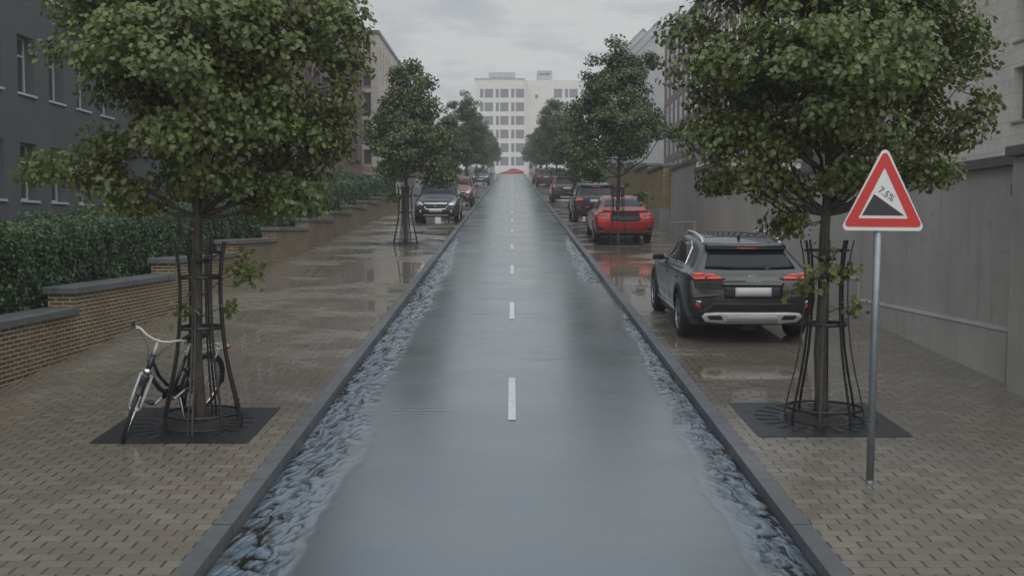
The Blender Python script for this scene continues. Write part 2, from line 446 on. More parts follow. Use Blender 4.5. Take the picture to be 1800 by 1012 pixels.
def arr_mesh(name, verts, faces_by_n, smooth=False):
    """mesh from numpy arrays: verts (n,3), faces_by_n list of (k, c) index arrays"""
    me = bpy.data.meshes.new(name)
    verts = np.ascontiguousarray(verts, dtype=np.float32)
    me.vertices.add(len(verts)); me.vertices.foreach_set('co', verts.ravel())
    loops = np.concatenate([f.ravel() for f in faces_by_n]).astype(np.int32)
    sizes = np.concatenate([np.full(len(f), f.shape[1]) for f in faces_by_n]).astype(np.int32)
    starts = np.concatenate([[0], np.cumsum(sizes)[:-1]]).astype(np.int32)
    me.loops.add(len(loops)); me.loops.foreach_set('vertex_index', loops)
    me.polygons.add(len(sizes)); me.polygons.foreach_set('loop_start', starts)
    if smooth: me.polygons.foreach_set('use_smooth', np.ones(len(sizes), dtype=bool))
    me.update(calc_edges=True); me.validate()
    return me

def hash2(ix, iy, seed):
    h = (ix.astype(np.int64) * 374761393 + iy.astype(np.int64) * 668265263 + seed * 974634541) & 0xffffffff
    h = ((h ^ (h >> 13)) * 1274126177) & 0xffffffff
    return ((h ^ (h >> 16)) & 0xffff) / 65535.0

def vnoise(x, y, seed=0):
    ix = np.floor(x); iy = np.floor(y); fx = x - ix; fy = y - iy
    fx = fx * fx * fx * (fx * (fx * 6 - 15) + 10); fy = fy * fy * fy * (fy * (fy * 6 - 15) + 10)
    a = hash2(ix, iy, seed); b = hash2(ix + 1, iy, seed); c = hash2(ix, iy + 1, seed); d = hash2(ix + 1, iy + 1, seed)
    return (a * (1 - fx) + b * fx) * (1 - fy) + (c * (1 - fx) + d * fx) * fy

def text_mesh(txt, size, depth=.002):
    cu = bpy.data.curves.new('lettering', 'FONT'); cu.body = txt; cu.size = size; cu.extrude = depth
    cu.align_x = 'CENTER'; cu.align_y = 'CENTER'; cu.resolution_u = 3
    ob = bpy.data.objects.new('lettering', cu); COL.objects.link(ob)
    dg = bpy.context.evaluated_depsgraph_get()
    me = bpy.data.meshes.new_from_object(ob.evaluated_get(dg))
    bpy.data.objects.remove(ob)
    return me
# ------------------------------------------------------------------ the setting
def strip_y(name, mat, x0, x1, dz, ys, thick=0., nx=1, kind='structure'):
    """a sheet that follows the slope"""
    vs = []; fs = []
    for y in ys:
        for i in range(nx + 1): vs.append((x0 + (x1 - x0) * i / nx, y, gz(y) + dz))
    w = nx + 1
    for j in range(len(ys) - 1):
        for i in range(nx): fs.append((j * w + i, j * w + i + 1, (j + 1) * w + i + 1, (j + 1) * w + i))
    if thick:
        o = len(vs); vs += [(x, y, z - thick) for x, y, z in vs]
        for j in range(len(ys) - 1):
            a, b = j * w, (j + 1) * w
            fs.append((a, b, b + o, a + o)); a += nx; b += nx; fs.append((b, a, a + o, b + o))
            for i in range(nx):
                q = (j * w + i, j * w + i + 1, (j + 1) * w + i + 1, (j + 1) * w + i); fs.append(tuple(k + o for k in reversed(q)))
        for j in (0, len(ys) - 1):
            q = (j * w, j * w + nx, j * w + nx + o, j * w + o); fs.append(q if j == 0 else tuple(reversed(q)))
    me = bpy.data.meshes.new(name); me.from_pydata(vs, [], fs); me.update()
    return tag(link(name, me, mat), kind=kind)

YS = [-30, 0, 30, 60, 90, 120, 150, 170] + [CREST - 4 + i for i in range(9)] + [CREST + 6]
def build_setting():
    g = strip_y('ground', 'ground', -240, 240, -.30, [-30, 0, 60, 120] + [CREST - 4 + i for i in range(9)] + [200, 300, 460], nx=4)
    strip_y('road', 'road', -2.02, 2.02, -.10, YS)
    strip_y('pavement', 'pavers', -6.0, -2.14, 0, YS, .25)
    strip_y('pavement', 'pavers', 2.14, 6.0, 0, YS, .25)
    for s in (-1, 1):
        x0, x1 = sorted((s * 2.0, s * 2.14))
        strip_y('kerb', 'kerb', x0, x1, .006, YS, .3)
    cs = MB(); z = S * CREST
    cs.box((-60, CREST + 6, z - .3), (60, 200, z - .06)); tag(cs.build('cross_street', 'road'), kind='structure')
    cs = MB(); cs.box((-60, 200, z - .3), (60, 244, z + .04)); tag(cs.build('forecourt', 'plinth'), kind='structure')
    # dashed centre line
    mk = MB(); k = -1
    while True:
        a = 10.25 + 6.55 * k; b = a + 2.0; k += 1
        if b > 176: break
        w = .040; q = [(x, y, gz(y) - .094) for x, y in ((-w, a), (w, a), (w, b), (-w, b))]
        mk.add(q, [(0, 1, 2, 3)])
    tag(mk.build('road_markings', 'paint_white', fix=False), kind='structure')

    def stream(y0, y1, edge, side, seed):
        """running gutter water: a rippled sheet between the kerb face and edge(y)"""
        ys = [y0]
        while ys[-1] < y1: ys.append(ys[-1] + .016 + .0016 * max(0, ys[-1] - 5))
        ys = np.array(ys); nx = 56
        t = np.linspace(0, 1, nx + 1)
        Y, T = np.meshgrid(ys, t, indexing='ij')
        E = edge(Y) - .05 + .16 * (vnoise(Y * 1.1, T * 0 + seed, seed) - .5) + .04 * (vnoise(Y * 6, T * 0 + seed, seed + 1) - .5)
        X = 2.0 - T * (2.0 - E)
        # chunks drawn out along the flow, running slightly off the kerb
        U = X * 1.0 + .30 * Y; V = Y - .35 * X
        wx = .085 * (vnoise(X * 9, Y * 5, seed + 7) - .5)
        n1 = vnoise((U + wx) * 25, V * 5.6, seed + 3); n2 = vnoise((U - wx) * 46 + 5, V * 13, seed + 4); n3 = vnoise(X * 8, Y * 3.0, seed + 5)
        ridge = 1 - np.abs(2 * n1 - 1); ridge2 = 1 - np.abs(2 * n2 - 1)
        h = .026 * (1 - ridge) ** .8 + .007 * (1 - ridge2) + .018 * n3
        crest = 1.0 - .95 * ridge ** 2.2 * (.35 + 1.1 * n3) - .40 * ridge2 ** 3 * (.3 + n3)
        fade = np.clip(T * 6, 0, 1) ** .5 * np.clip((.93 - T) * 2.4, 0, 1) ** 1.3
        ends = np.clip((Y - y0) / .35, 0, 1) * np.clip((y1 - Y) / (.22 * (y1 - y0)), 0, 1)
        Z = np.vectorize(gz)(Y) - .10 + .0015 + (h * 1.15) * (.0 + 1. * fade) * ends - .014 * (1 - ends)
        v = np.stack([side * X, Y, Z], -1).reshape(-1, 3)
        ny = len(ys); w = nx + 1
        jj, ii = np.meshgrid(np.arange(ny - 1), np.arange(nx), indexing='ij')
        a = (jj * w + ii).ravel(); f = np.stack([a, a + 1, a + w + 1, a + w], -1)
        if side > 0: f = f[:, ::-1]
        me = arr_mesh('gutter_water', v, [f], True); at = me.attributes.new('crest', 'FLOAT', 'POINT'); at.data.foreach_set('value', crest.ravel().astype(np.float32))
        ae = me.attributes.new('edge', 'FLOAT', 'POINT'); ae.data.foreach_set('value', np.maximum(np.clip((T - .48 + .34 * (n1 - .5)) / .40, 0, 1), 1 - ends).ravel().astype(np.float32))
        tag(link('gutter_water', me, 'water'), kind='structure')
    stream(3.0, 37, lambda y: 1.44 + 0 * y + .004 * np.clip(y - 8, 0, 30) + .16 * np.clip((y - 24) / 8, 0, 1), -1, 3)
    stream(3.0, 19.3, lambda y: np.interp(y, [3, 6.2, 10.8, 14.2, 16.2, 19], [1.50, 1.54, 1.67, 1.78, 1.85, 1.93]), 1, 21)
    stream(21.6, 36, lambda y: np.interp(y, [21, 22, 27, 33], [1.50, 1.52, 1.60, 1.80]), 1, 47)

# ------------------------------------------------------------------ walls
def build_walls():
    t = thing('brick_wall', 'low brown brick wall rising in steps along the left pavement, grey copings in front of the hedge', 'brick wall', (-6.0, 0, 0))
    b = MB(); x0, x1 = -.20, .17
    for k in range(-3, 11):
        a = 9.44 + 3.83 * k; e = a + 3.83; z = 1.45 + .27 * k
        b.box((x0, a + (.0), S * a - .5), (x1, e, z))
        c = MB(); c.box((x0 - .05, a - .06, z + .002), (x1 + .05, e - .002, z + .098))
        c.build('coping', 'coping', t, bevel=.012)
    b.build('brickwork', 'brown_brick', t)

    # concrete retaining wall on the right
    t = thing('retaining_wall', 'tall stained grey concrete retaining wall stepping up behind the parked grey crossover', 'concrete wall', (6.0, 0, 0))
    b = MB()
    for k in range(-3, 5):
        a = 11.5 + 5.0 * k; e = a + 5.0; z = 3.32 + .345 * k; l = 1.40 + .345 * k
        b.box((-.20, a, S * a - .5), (.2, e, z))
        c = MB(); c.box((-.27, a - .05, z + .002), (.27, e - .004, z + .13)); c.build('coping', 'concrete_cap', t, bevel=.01)
        if True:
            p = MB(); p.prism([(-.262, S * a - .5), (-.203, S * a - .5), (-.203, l + .03), (-.262, l)], 4.98, Matrix.Translation((0, a + .01, 0)))
            p.build('plinth', 'concrete', t, bevel=.004)
            p = MB(); p.prism([(-.264, l - .012), (-.203, l + .0325), (-.203, l + .045), (-.268, l + .004)], 4.97, Matrix.Translation((0, a + .015, 0)))
            p.build('weathering', 'plinth', t)
    b.build('wall_face', 'concrete', t)
    p = MB(); p.box((-.38, 10.45, .2), (.22, 11.25, 3.40)); p.build('pier', 'concrete', t, bevel=.02)
    p = MB(); p.box((-.44, 10.39, 3.402), (.28, 11.31, 3.52)); p.build('pier_cap', 'concrete_cap', t, bevel=.012)

    # ochre brick wall further up
    t = thing('garden_wall', 'ochre brick wall with dark stepped copings beyond the concrete wall, above the red saloon', 'brick wall', (5.75, 0, 0))
    b = MB(); pl = MB()
    for k in range(0, 9):
        a = 36.62 + 4.2 * k; e = a + 4.2; z = 4.85 + .29 * k
        b.box((-.22, a, S * a - .3), (.24, e, z))
        c = MB(); c.box((-.30, a - .07, z + .002), (.30, e - .003, z + .10)); c.build('coping', 'concrete_cap', t, bevel=.01)
        p = MB(); p.box((-.36, a + .01 * (k > 0), S * a - .3), (-.222, e, 3.30 + .29 * k - (.0 if k == 0 else .05))); p.build('plinth', 'plinth', t, bevel=.012)
    b.build('brickwork', 'yellow_brick', t)
    p = MB(); p.box((-.36, 36.52, 2.2), (.30, 36.617, 3.30)); p.build('plinth', 'plinth', t, bevel=.006)

    # low rendered wall along the upper left pavement
    for side, y0, y1, lab in ((-1, 51.7, 176, 'low pale rendered wall along the upper part of the left pavement'),
                              (1, 74.6, 176, 'low pale rendered wall along the upper part of the right pavement')):
        vs = []; n = 12
        w = MB()
        for i in range(n):
            a = y0 + (y1 - y0) * i / n; e = y0 + (y1 - y0) * (i + 1) / n
            w.box((-.15, a, S * a - .3), (.15, e, S * e + .75))
        o = tag(w.build('rendered_wall', 'plinth'), lab, 'wall'); o.location = (side * 5.85, 0, 0)

# ------------------------------------------------------------------ buildings
def axes(n):
    y = -Vector(n); z = Vector((0, 0, 1)); x = y.cross(z)
    return x, y, z

def facade(mb, O, n, length, z0, z1, wins, rev):
    """a wall face with real openings: cells without the windows, plus their reveals"""
    x, y, z = axes(n); O = Vector(O)
    P = lambda u, h, d=0.: O + x * u + z * h + y * d
    us = sorted({0., length} | {v for w in wins for v in w[:2]}); zs = sorted({z0, z1} | {v for w in wins for v in w[2:4]})
    for i in range(len(us) - 1):
        for j in range(len(zs) - 1):
            uc, zc = (us[i] + us[i + 1]) / 2, (zs[j] + zs[j + 1]) / 2
            if any(w[0] < uc < w[1] and w[2] < zc < w[3] for w in wins): continue
            mb.add([P(us[i], zs[j]), P(us[i + 1], zs[j]), P(us[i + 1], zs[j + 1]), P(us[i], zs[j + 1])], [(0, 1, 2, 3)])
    for (a, b, c, d) in [w[:4] for w in wins]:
        for (p, q) in (((a, c), (a, d)), ((a, d), (b, d)), ((b, d), (b, c)), ((b, c), (a, c))):
            mb.add([P(*p), P(*p, rev), P(*q, rev), P(*q)], [(0, 1, 2, 3)])

WCACHE = {}
def window(root, base, O, n, w, rev, fmat, pmat, style, sill):
    """one window: frame with pane and sill as its sub-parts"""
    a, b, c, d = w; W, Hh = b - a, d - c
    key = (round(W, 3), round(Hh, 3), rev, fmat, pmat, style, sill)
    x, y, z = axes(n)
    loc = Vector(O) + x * a + z * c - Vector(base)
    ang = math.atan2(x.y, x.x)
    if key not in WCACHE:
        f = MB(); t = min(.07, W * .16); y0, y1 = rev - .02, rev + .05
        for (p, q) in (((.0, 0), (t, Hh)), ((W - t, 0), (W, Hh)), ((t, 0), (W - t, t)), ((t, Hh - t), (W - t, Hh))):
            f.box((p[0], y0, p[1]), (q[0], y1, q[1]))
        if 'v' in style: f.box((W / 2 - .025, y0 + .004, t), (W / 2 + .025, y1 - .004, Hh - t))
        if 'h' in style: f.box((t, y0 + .006, Hh * .68 - .03), (W - t, y1 - .006, Hh * .68 + .03))
        if '3' in style:
            for k in (1, 2): f.box((W * k / 3 - .03, y0 + .004, t), (W * k / 3 + .03, y1 - .004, Hh - t))
        fm = f.mesh('window'); p = MB(); p.box((t * .5, rev + .012, t * .5), (W - t * .5, rev + .03, Hh - t * .5)); pm = p.mesh('pane')
        sm = None
        if sill: s_ = MB(); s_.box((-.05, -.06, -.06), (W + .05, rev - .022, .004)); sm = s_.mesh('sill')
        fm.materials.append(M[fmat]); pm.materials.append(M[pmat])
        if sm: sm.materials.append(M[sill])
        WCACHE[key] = (fm, pm, sm)
    fm, pm, sm = WCACHE[key]
    fo = link('window', fm, None, root); fo.location = loc; fo.rotation_euler = (0, 0, ang)
    link('pane', pm, None, fo)
    if sm: link('sill', sm, None, fo)
    return fo

def block_rest(mb, x0, x1, y0, y1, z0, z1, skip):
    """the plain faces of a building block (those not built as a facade)"""
    c = {'-x': [(x0, y1, z0), (x0, y0, z0), (x0, y0, z1), (x0, y1, z1)], '+x': [(x1, y0, z0), (x1, y1, z0), (x1, y1, z1), (x1, y0, z1)],
         '-y': [(x0, y0, z0), (x1, y0, z0), (x1, y0, z1), (x0, y0, z1)], '+y': [(x1, y1, z0), (x0, y1, z0), (x0, y1, z1), (x1, y1, z1)],
         'top': [(x0, y0, z1), (x1, y0, z1), (x1, y1, z1), (x0, y1, z1)]}
    for k, q in c.items():
        if k not in skip: mb.add(q, [(0, 1, 2, 3)])

def wall_obj(mb, root, base, mat, name='wall'):
    bx, by, bz = base
    mb.v = [(p[0] - bx, p[1] - by, p[2] - bz) for p in mb.v]
    o = mb.build(name, mat, root, fix=False)
    return o

def bx_part(root, base, name, mat, a, b, bevel=0.):
    m = MB(); m.box(tuple(Vector(a) - Vector(base)), tuple(Vector(b) - Vector(base)))
    return m.build(name, mat, root, bevel=bevel)

def build_buildings():
    # --- dark grey house on the left
    base = (-14, 14, 0.7); n = (1, 0, 0); O = (-14, 14, 0); L = 36.6 - 14; rev = .30
    t = thing('grey_house', 'dark grey rendered house with small white framed windows behind the hedge on the left', 'house', base)
    wins = []
    for k in range(-5, 5):
        e = 27.6 + 1.9 * k
        if e - .98 < 14.4: continue
        for r in range(-1, 6): wins.append((e - .98 - 14, e - 14, 3.40 + 3.05 * r, 5.05 + 3.05 * r))
    wins = [w for w in wins if w[2] > 3]
    mb = MB(); facade(mb, O, n, L, -1, 22, wins, rev); block_rest(mb, -30, -14, 14, 36.6, -1, 22, ('+x',)); wall_obj(mb, t, base, 'render_grey')
    for w in wins:
        if w[2] < 16: window(t, base, O, n, w, rev, 'frame_white', 'pane', 'vh', 'frame_white')
        else: window(t, base, O, n, w, rev, 'frame_white', 'pane', 'vh', 'frame_white')

    base = (-15, 38, 2)
    t = thing('annex', 'low flat grey annex between the dark grey house and the red brick block', 'annex', base)
    mb = MB(); O = (-11.7, 37.2, 0); wins = [(.9, 2.2, 3.4, 4.6)]
    facade(mb, O, (1, 0, 0), 3.3, 0, 5.25, wins, .15); block_rest(mb, -20, -11.7, 37.2, 40.5, 0, 5.25, ('+x',)); wall_obj(mb, t, base, 'render_grey')
    for w in wins: window(t, base, O, (1, 0, 0), w, .15, 'frame_dark', 'pane', 'v', None)
    bx_part(t, base, 'parapet', 'concrete_cap', (-20.1, 37.1, 5.253), (-11.6, 40.55, 5.36))

    # --- red brick block, left
    base = (-11.5, 41, 2.8); n = (1, 0, 0); O = (-11.5, 40.7, 0); rev = .18
    t = thing('brick_block', 'red brick block with tall maroon framed windows on the left, stepped back at the top', 'building', base)
    w1 = [(.75 + 2.42 * k, 2.75 + 2.42 * k, 4.25 + 2.75 * r, 6.35 + 2.75 * r) for k in range(15) for r in range(0, 5)]
    w1 = [w for w in w1 if w[1] < 36.1 and w[2] > gz(41 + w[0]) + .5]
    w2 = [(.75 + 2.42 * k, 2.75 + 2.42 * k, 18.2 + 2.75 * r, 20.3 + 2.75 * r) for k in range(12) for r in range(2)]
    mb = MB(); facade(mb, O, n, 36.3, 1, 17.7, w1, rev); facade(mb, O, n, 30.5, 17.7, 25, w2, rev)
    block_rest(mb, -24, -11.5, 40.7, 77, 1, 17.7, ('+x',)); block_rest(mb, -24, -11.5, 40.7, 71.2, 17.7, 25, ('+x',)); wall_obj(mb, t, base, 'red_brick')
    for w in w1[:98]: window(t, base, O, n, w, rev, 'frame_brown', 'pane_sky', 'v', None)
    for w in w2: window(t, base, O, n, w, rev, 'frame_brown', 'pane_sky', 'v', None)
    bx_part(t, base, 'cornice', 'concrete_cap', (-11.5, 71.3, 17.703), (-11.30, 77.1, 17.95))

    # --- cream stone block, left
    X0 = -10.35; Y0 = 78.0; base = (X0, Y0, 5.4)
    t = thing('cream_block', 'cream stone block with narrow windows and ochre band behind the second left tree', 'building', base)
    n1 = (0, -1, 0); O1 = (-14, Y0, 0)
    we = [(2.42, 3.06, a, b) for a, b in ((15.65, 17.0), (13.55, 15.1), (11.5, 13.1), (9.5, 11.0), (7.6, 8.7))]
    n2 = (1, 0, 0); O2 = (X0, Y0, 0)
    ws = [(1.1 + 1.75 * k, 1.65 + 1.75 * k, a, b) for k in range(9) for a, b in ((14.0, 16.6), (10.6, 13.0), (8.0, 9.9))]
    mb = MB(); facade(mb, O1, n1, 14 + X0, 7.4, 17.6, we, .22); facade(mb, O2, n2, 17.5, 7.4, 17.6, ws, .22)
    block_rest(mb, -14, X0, Y0, 95.5, 7.4, 17.6, ('+x', '-y')); wall_obj(mb, t, base, 'cream_brick')
    for w in we: window(t, base, O1, n1, w, .22, 'frame_dark', 'pane', '', 'plinth')
    for w in ws: window(t, base, O2, n2, w, .22, 'frame_dark', 'pane', '', None)
    bx_part(t, base, 'band', 'ochre', (-14, Y0 - .06, 7.05), (X0 + .06, 95.5, 7.398)); bx_part(t, base, 'plinth', 'plinth', (-14, Y0 - .03, 4.6), (X0 + .03, 95.5, 7.048))
    bx_part(t, base, 'parapet', 'coping', (-14.1, Y0 - .1, 17.603), (X0 + .1, 95.6, 17.85))

    base = (-12, 97, 6.6)
    t = thing('red_roofed_house', 'dull red house showing just above the far end of the cream block roofline', 'house', base)
    mb = MB(); O = (-11, 97, 0); ws = [(1.5 + 3 * k, 2.7 + 3 * k, 8.4 + 3 * r, 10 + 3 * r) for k in range(14) for r in range(3)]
    facade(mb, O, (1, 0, 0), 45, 5, 18.0, ws, .15); block_rest(mb, -20, -11, 97, 142, 5, 18.0, ('+x',)); wall_obj(mb, t, base, 'red_brick')
    for w in ws: window(t, base, O, (1, 0, 0), w, .15, 'frame_white', 'pane_grey', 'v', None)
    r = MB(); r.add([Vector(p) - Vector(base) for p in ((-20.3, 96.7, 18), (-10.7, 96.7, 18), (-10.7, 142.3, 18), (-20.3, 142.3, 18), (-13, 99, 19.6), (-18, 99, 19.6), (-18, 140, 19.6), (-13, 140, 19.6))],
                    [(0, 1, 4, 5), (1, 2, 7, 4), (2, 3, 6, 7), (3, 0, 5, 6), (5, 4, 7, 6), (3, 2, 1, 0)]); r.build('roof', 'roof_red', t)

    # --- cream ashlar house, right
    n = (-1, 0, 0); O = (16, 47.5, 0); base = (16, 40, 2.4); rev = .32
    t = thing('ashlar_house', 'cream stone block with dark blinds in deep windows above the concrete wall', 'building', base)
    ws = [(47.5 - d - 1.75, 47.5 - d + 0, 3.45 + 2.53 * r, 5.15 + 2.53 * r) for d in (30.35, 24.0, 17.8, 38.6) for r in range(6)]
    ws = [(a, b, c, d) for a, b, c, d in ws if a > 0 and b < 33]
    mb = MB(); facade(mb, O, n, 33.5, 0, 21, ws, rev); block_rest(mb, 16, 30, 14, 47.5, 0, 21, ('-x',)); wall_obj(mb, t, base, 'cream_stone')
    for w in ws: window(t, base, O, n, w, rev, 'frame_dark', 'blind', '', 'plinth')

    # --- red brick block, right
    n = (-1, 0, 0); O = (15, 99, 0); base = (15, 75, 5.0); rev = .07
    t = thing('glazed_brick_block', 'red brick block with rows of bright tall windows between the two nearest right trees', 'building', base)
    ws = [(.9 + 2.5 * k, 2.7 + 2.5 * k, 20.0 - 2.77 * r - 2.2, 20.0 - 2.77 * r) for k in range(19) for r in range(5)]
    mb = MB(); facade(mb, O, n, 49.5, 2, 20.8, ws, rev); block_rest(mb, 15, 27, 49.5, 99, 2, 20.8, ('-x',)); wall_obj(mb, t, base, 'red_brick')
    for w in ws: window(t, base, O, n, w, rev, 'frame_brown', 'pane_painted_sky', 'vh', None)
    bx_part(t, base, 'parapet', 'concrete_cap', (14.92, 49.4, 20.803), (15.3, 99.1, 20.95))

    # --- three gabled houses behind
    for i, (y, z, lab) in enumerate(((112, 26.4, 'pale grey gabled house, frontmost of the three stepped gables'), (126, 28.2, 'pale grey gabled house in the middle of the three stepped gables'),
                                     (140, 30.1, 'pale grey gabled house, rearmost and leftmost of the three stepped gables'))):
        base = (18.2, y, gz(y)); t = thing('gabled_house', lab, 'house', base, group='gabled houses in a row'); h = z - base[2]
        mb = MB(); mb.prism([(-4.5, -2), (4.5, -2), (4.5, h - 4.5), (0, h), (-4.5, h - 4.5)], 12); mb.build('wall', 'render_pale', t)
        for s in (-1, 1):
            r = MB(); r.prism([(s * .0, h + .02), (s * 4.7, h - 4.68), (s * 4.7, h - 4.5), (0, h + .22)], 12.3, Matrix.Translation((0, -.15, 0))); r.build('roof_slope', 'render_pale', t)

    # --- white block closing the street
    y1, y2 = 244.0, 248.0; base = (0, y1, S * CREST); k = 244 / 1750
    t = thing('white_block', 'white six storey block with grey windows and rooftop huts closing the end of the street', 'building', base)
    X = lambda px, d=244.: (px - 900) / 1750 * d
    Z = lambda py, d=244.: H0 - (py - 401) / 1750 * d
    n = (0, -1, 0); rows = [(159.5 + 23.5 * i, 174.6 + 23.5 * i) for i in range(6)]
    xa, xb = X(836), X(922.5); O = (xa, y1, 0)
    cols = ((844.5, 850.2), (852.3, 867), (871.6, 877.3), (879.5, 893.9), (898.4, 904.2), (906.6, 921))
    ws = [(X(a) - xa, X(b) - xa, Z(q), Z(p)) for a, b in cols for p, q in rows]
    mb = MB(); facade(mb, O, n, xb - xa, 11, Z(142.5), ws, .25); block_rest(mb, xa, xb, y1, y1 + 25, 11, Z(142.5), ('-y',))
    O2 = (xb, y2, 0); x2 = 45
    cols2 = [(973, 987.5), (992, 997.5), (1000, 1014)] + [(1020 + 27 * i, 1025.5 + 27 * i) for i in range(4)] + [(1028 + 27 * i, 1042 + 27 * i) for i in range(4)]
    ws2 = [(X(a, 248) - xb, X(b, 248) - xb, Z(q, 248), Z(p, 248)) for a, b in cols2 for p, q in rows[:4]]
    ws2.append((X(940, 248) - xb, X(945.8, 248) - xb, Z(176, 248), Z(169, 248)))
    facade(mb, O2, n, x2 - xb, 11, Z(144.5, 248), ws2, .25); block_rest(mb, xb, x2, y2, y2 + 22, 11, Z(144.5, 248), ('-y',)); wall_obj(mb, t, base, 'render_white')
    for w in ws: window(t, base, O, n, w, .25, 'frame_dark', 'pane_grey', '3' if w[1] - w[0] > 1.5 else '', None)
    for w in ws2: window(t, base, O2, n, w, .25, 'frame_dark', 'pane_grey', '3' if w[1] - w[0] > 1.5 else '', None)
    bx_part(t, base, 'parapet', 'render_pale', (xa - .2, y1 - .2, Z(142.5) + .002), (xb + .1, y1 + 25.1, Z(141)))
    for a, b, ytop, wn in ((859.5, 905.7, 131, 4), (944, 970, 127.5, 2)):
        d = 250.
        h = bx_part(t, base, 'roof_hut', 'render_pale', (X(a, d), d, Z(142.5) - .5 + .6), (X(b, d), d + 7, Z(ytop, d)))
        for i in range(wn):
            u = X(a, d) + (X(b, d) - X(a, d)) * (.12 + .78 * i / wn); wd = (X(b, d) - X(a, d)) * .62 / wn
            zt = Z(ytop + (9 if wn == 4 else 5), d)
            bx_part(h, base, 'vent', 'frame_dark', (u, d - .05, zt - .45), (u + wd, d - .003, zt + .05))

# ------------------------------------------------------------------ hedges
def leaf_cards(C, Nn, size, rng, detailed=False):
    """numpy leaves: centres C, normals Nn, sizes -> vertices and faces (two faces folded on the midrib)"""
    n = len(C)
    Nn = Nn / np.linalg.norm(Nn, axis=1, keepdims=True)
    rnd = rng.normal(size=(n, 3)); rnd[:, 2] -= .9
    T = rnd - (rnd * Nn).sum(1, keepdims=True) * Nn; T /= np.linalg.norm(T, axis=1, keepdims=True) + 1e-9
    B = np.cross(Nn, T)
    fold = rng.uniform(.05, .35, n)[:, None]; curl = rng.uniform(-.1, .25, n)[:, None]
    if detailed:
        mid = [(0, 0), (0, .45), (0, 1.0)]
        side = [(.20, .02), (.44, .18), (.24, .34), (.52, .58), (.30, .62), (.20, .84)]
    else:
        mid = [(0, 0), (0, 1.0)]; side = [(.36, .22), (.34, .62)]
    pts = mid + side + [(-a, b) for a, b in side]
    V = np.zeros((n, len(pts), 3))
    for i, (a, b) in enumerate(pts):
        V[:, i] = C + size[:, None] * (B * a + T * (b - .4) + Nn * (abs(a) * fold - curl * b * b))
    m, s = len(mid), len(side); k = len(pts)
    right = [0] + [m + i for i in range(s)] + [m - 1] + list(range(m - 2, 0, -1))
    left = [m - 1] + [m + s + i for i in reversed(range(s))] + [0] + list(range(1, m - 1))
    off = (np.arange(n) * k)[:, None]
    F = np.concatenate([off + np.array(right), off + np.array(left)])
    return V.reshape(-1, 3), F

def build_hedge(y0, y1, xc, hw, h, label, count, seed):
    rng = np.random.default_rng(seed)
    t = thing('hedge', label, 'hedge', (xc, y0, gz(y0)))
    # inner mass of stems
    ys = np.linspace(y0 + .2, y1 - .15, 60); vs = []; fs = []
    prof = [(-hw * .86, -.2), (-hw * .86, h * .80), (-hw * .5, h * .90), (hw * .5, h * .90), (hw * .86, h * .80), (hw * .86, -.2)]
    for y in ys:
        for (x, z) in prof: vs.append((x, y - y0, z + S * (y - y0)))
    k = len(prof)
    for j in range(len(ys) - 1):
        for i in range(k - 1): fs.append((j * k + i, (j + 1) * k + i, (j + 1) * k + i + 1, j * k + i + 1))
    fs.append(tuple(range(k))); fs.append(tuple(reversed(range((len(ys) - 1) * k, len(ys) * k))))
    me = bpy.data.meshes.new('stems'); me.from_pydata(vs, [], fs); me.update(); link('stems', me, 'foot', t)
    n = count
    u = rng.uniform(0, 1, n)
    lo = max(y0, 8.); y = np.where(rng.uniform(size=n) < .97, 1 / (1 / lo + u * (1 / y1 - 1 / lo)), rng.uniform(y0, lo, n)) if y0 < 8 else 1 / (1 / y0 + u * (1 / y1 - 1 / y0))
    # position round the profile: front face, rounded shoulder, top, back shoulder; the two ends
    s = rng.uniform(0, 1, n); x = np.zeros(n); z = np.zeros(n); nx = np.zeros(n); nz = np.zeros(n); ny = np.zeros(n)
    f = s < .50; x[f] = hw; z[f] = rng.uniform(.05, h - .12, f.sum()); nx[f] = 1
    g = (s >= .50) & (s < .64); a = rng.uniform(0, math.pi / 2, g.sum()); r = .18; x[g] = hw - r + r * np.cos(a); z[g] = h - r + r * np.sin(a); nx[g] = np.cos(a); nz[g] = np.sin(a)
    g = (s >= .64) & (s < .97); x[g] = rng.uniform(-hw, hw - r, g.sum()); z[g] = h; nz[g] = 1
    e = s >= .97; x[e] = rng.uniform(-hw, hw, e.sum()); z[e] = rng.uniform(0, h, e.sum()); end = rng.uniform(size=e.sum()) < .5; y[e] = np.where(end, y0, y1); ny[e] = np.where(end, -1, 1)
    lump = .16 * (vnoise(y * 1.7, z * 1.9 + x * 1.9, seed) - .5) + .13 * (vnoise(y * 5.5, z * 5.5 + x * 4, seed + 1) - .5)
    dep = rng.uniform(-.10, .035, n) + lump
    C = np.stack([x + nx * dep, y - y0 + ny * dep, z + nz * dep + S * (y - y0)], -1)
    Nn = np.stack([nx, ny, nz], -1) * 1.0 + rng.normal(size=(n, 3)) * .5; Nn[:, 2] += .35
    size = rng.uniform(.040, .076, n) * np.clip(y / 22, .9, 2.2)
    V, F = leaf_cards(C, Nn, size, rng)
    link('foliage', arr_mesh('hedge_foliage', V, [F]), 'leaf_hedge', t)
    return t
# ------------------------------------------------------------------ trees, guards, grates
def branch_pts(a, b, sag, rng, n=5):
    a, b = np.array(a), np.array(b); L = np.linalg.norm(b - a); out = []
    for i in range(n + 1):
        t = i / n; p = a + (b - a) * t
        p = p + np.array([0, 0, -sag * L * math.sin(math.pi * t)]) + rng.normal(size=3) * L * .025 * math.sin(math.pi * t)
        out.append(tuple(p))
    return out

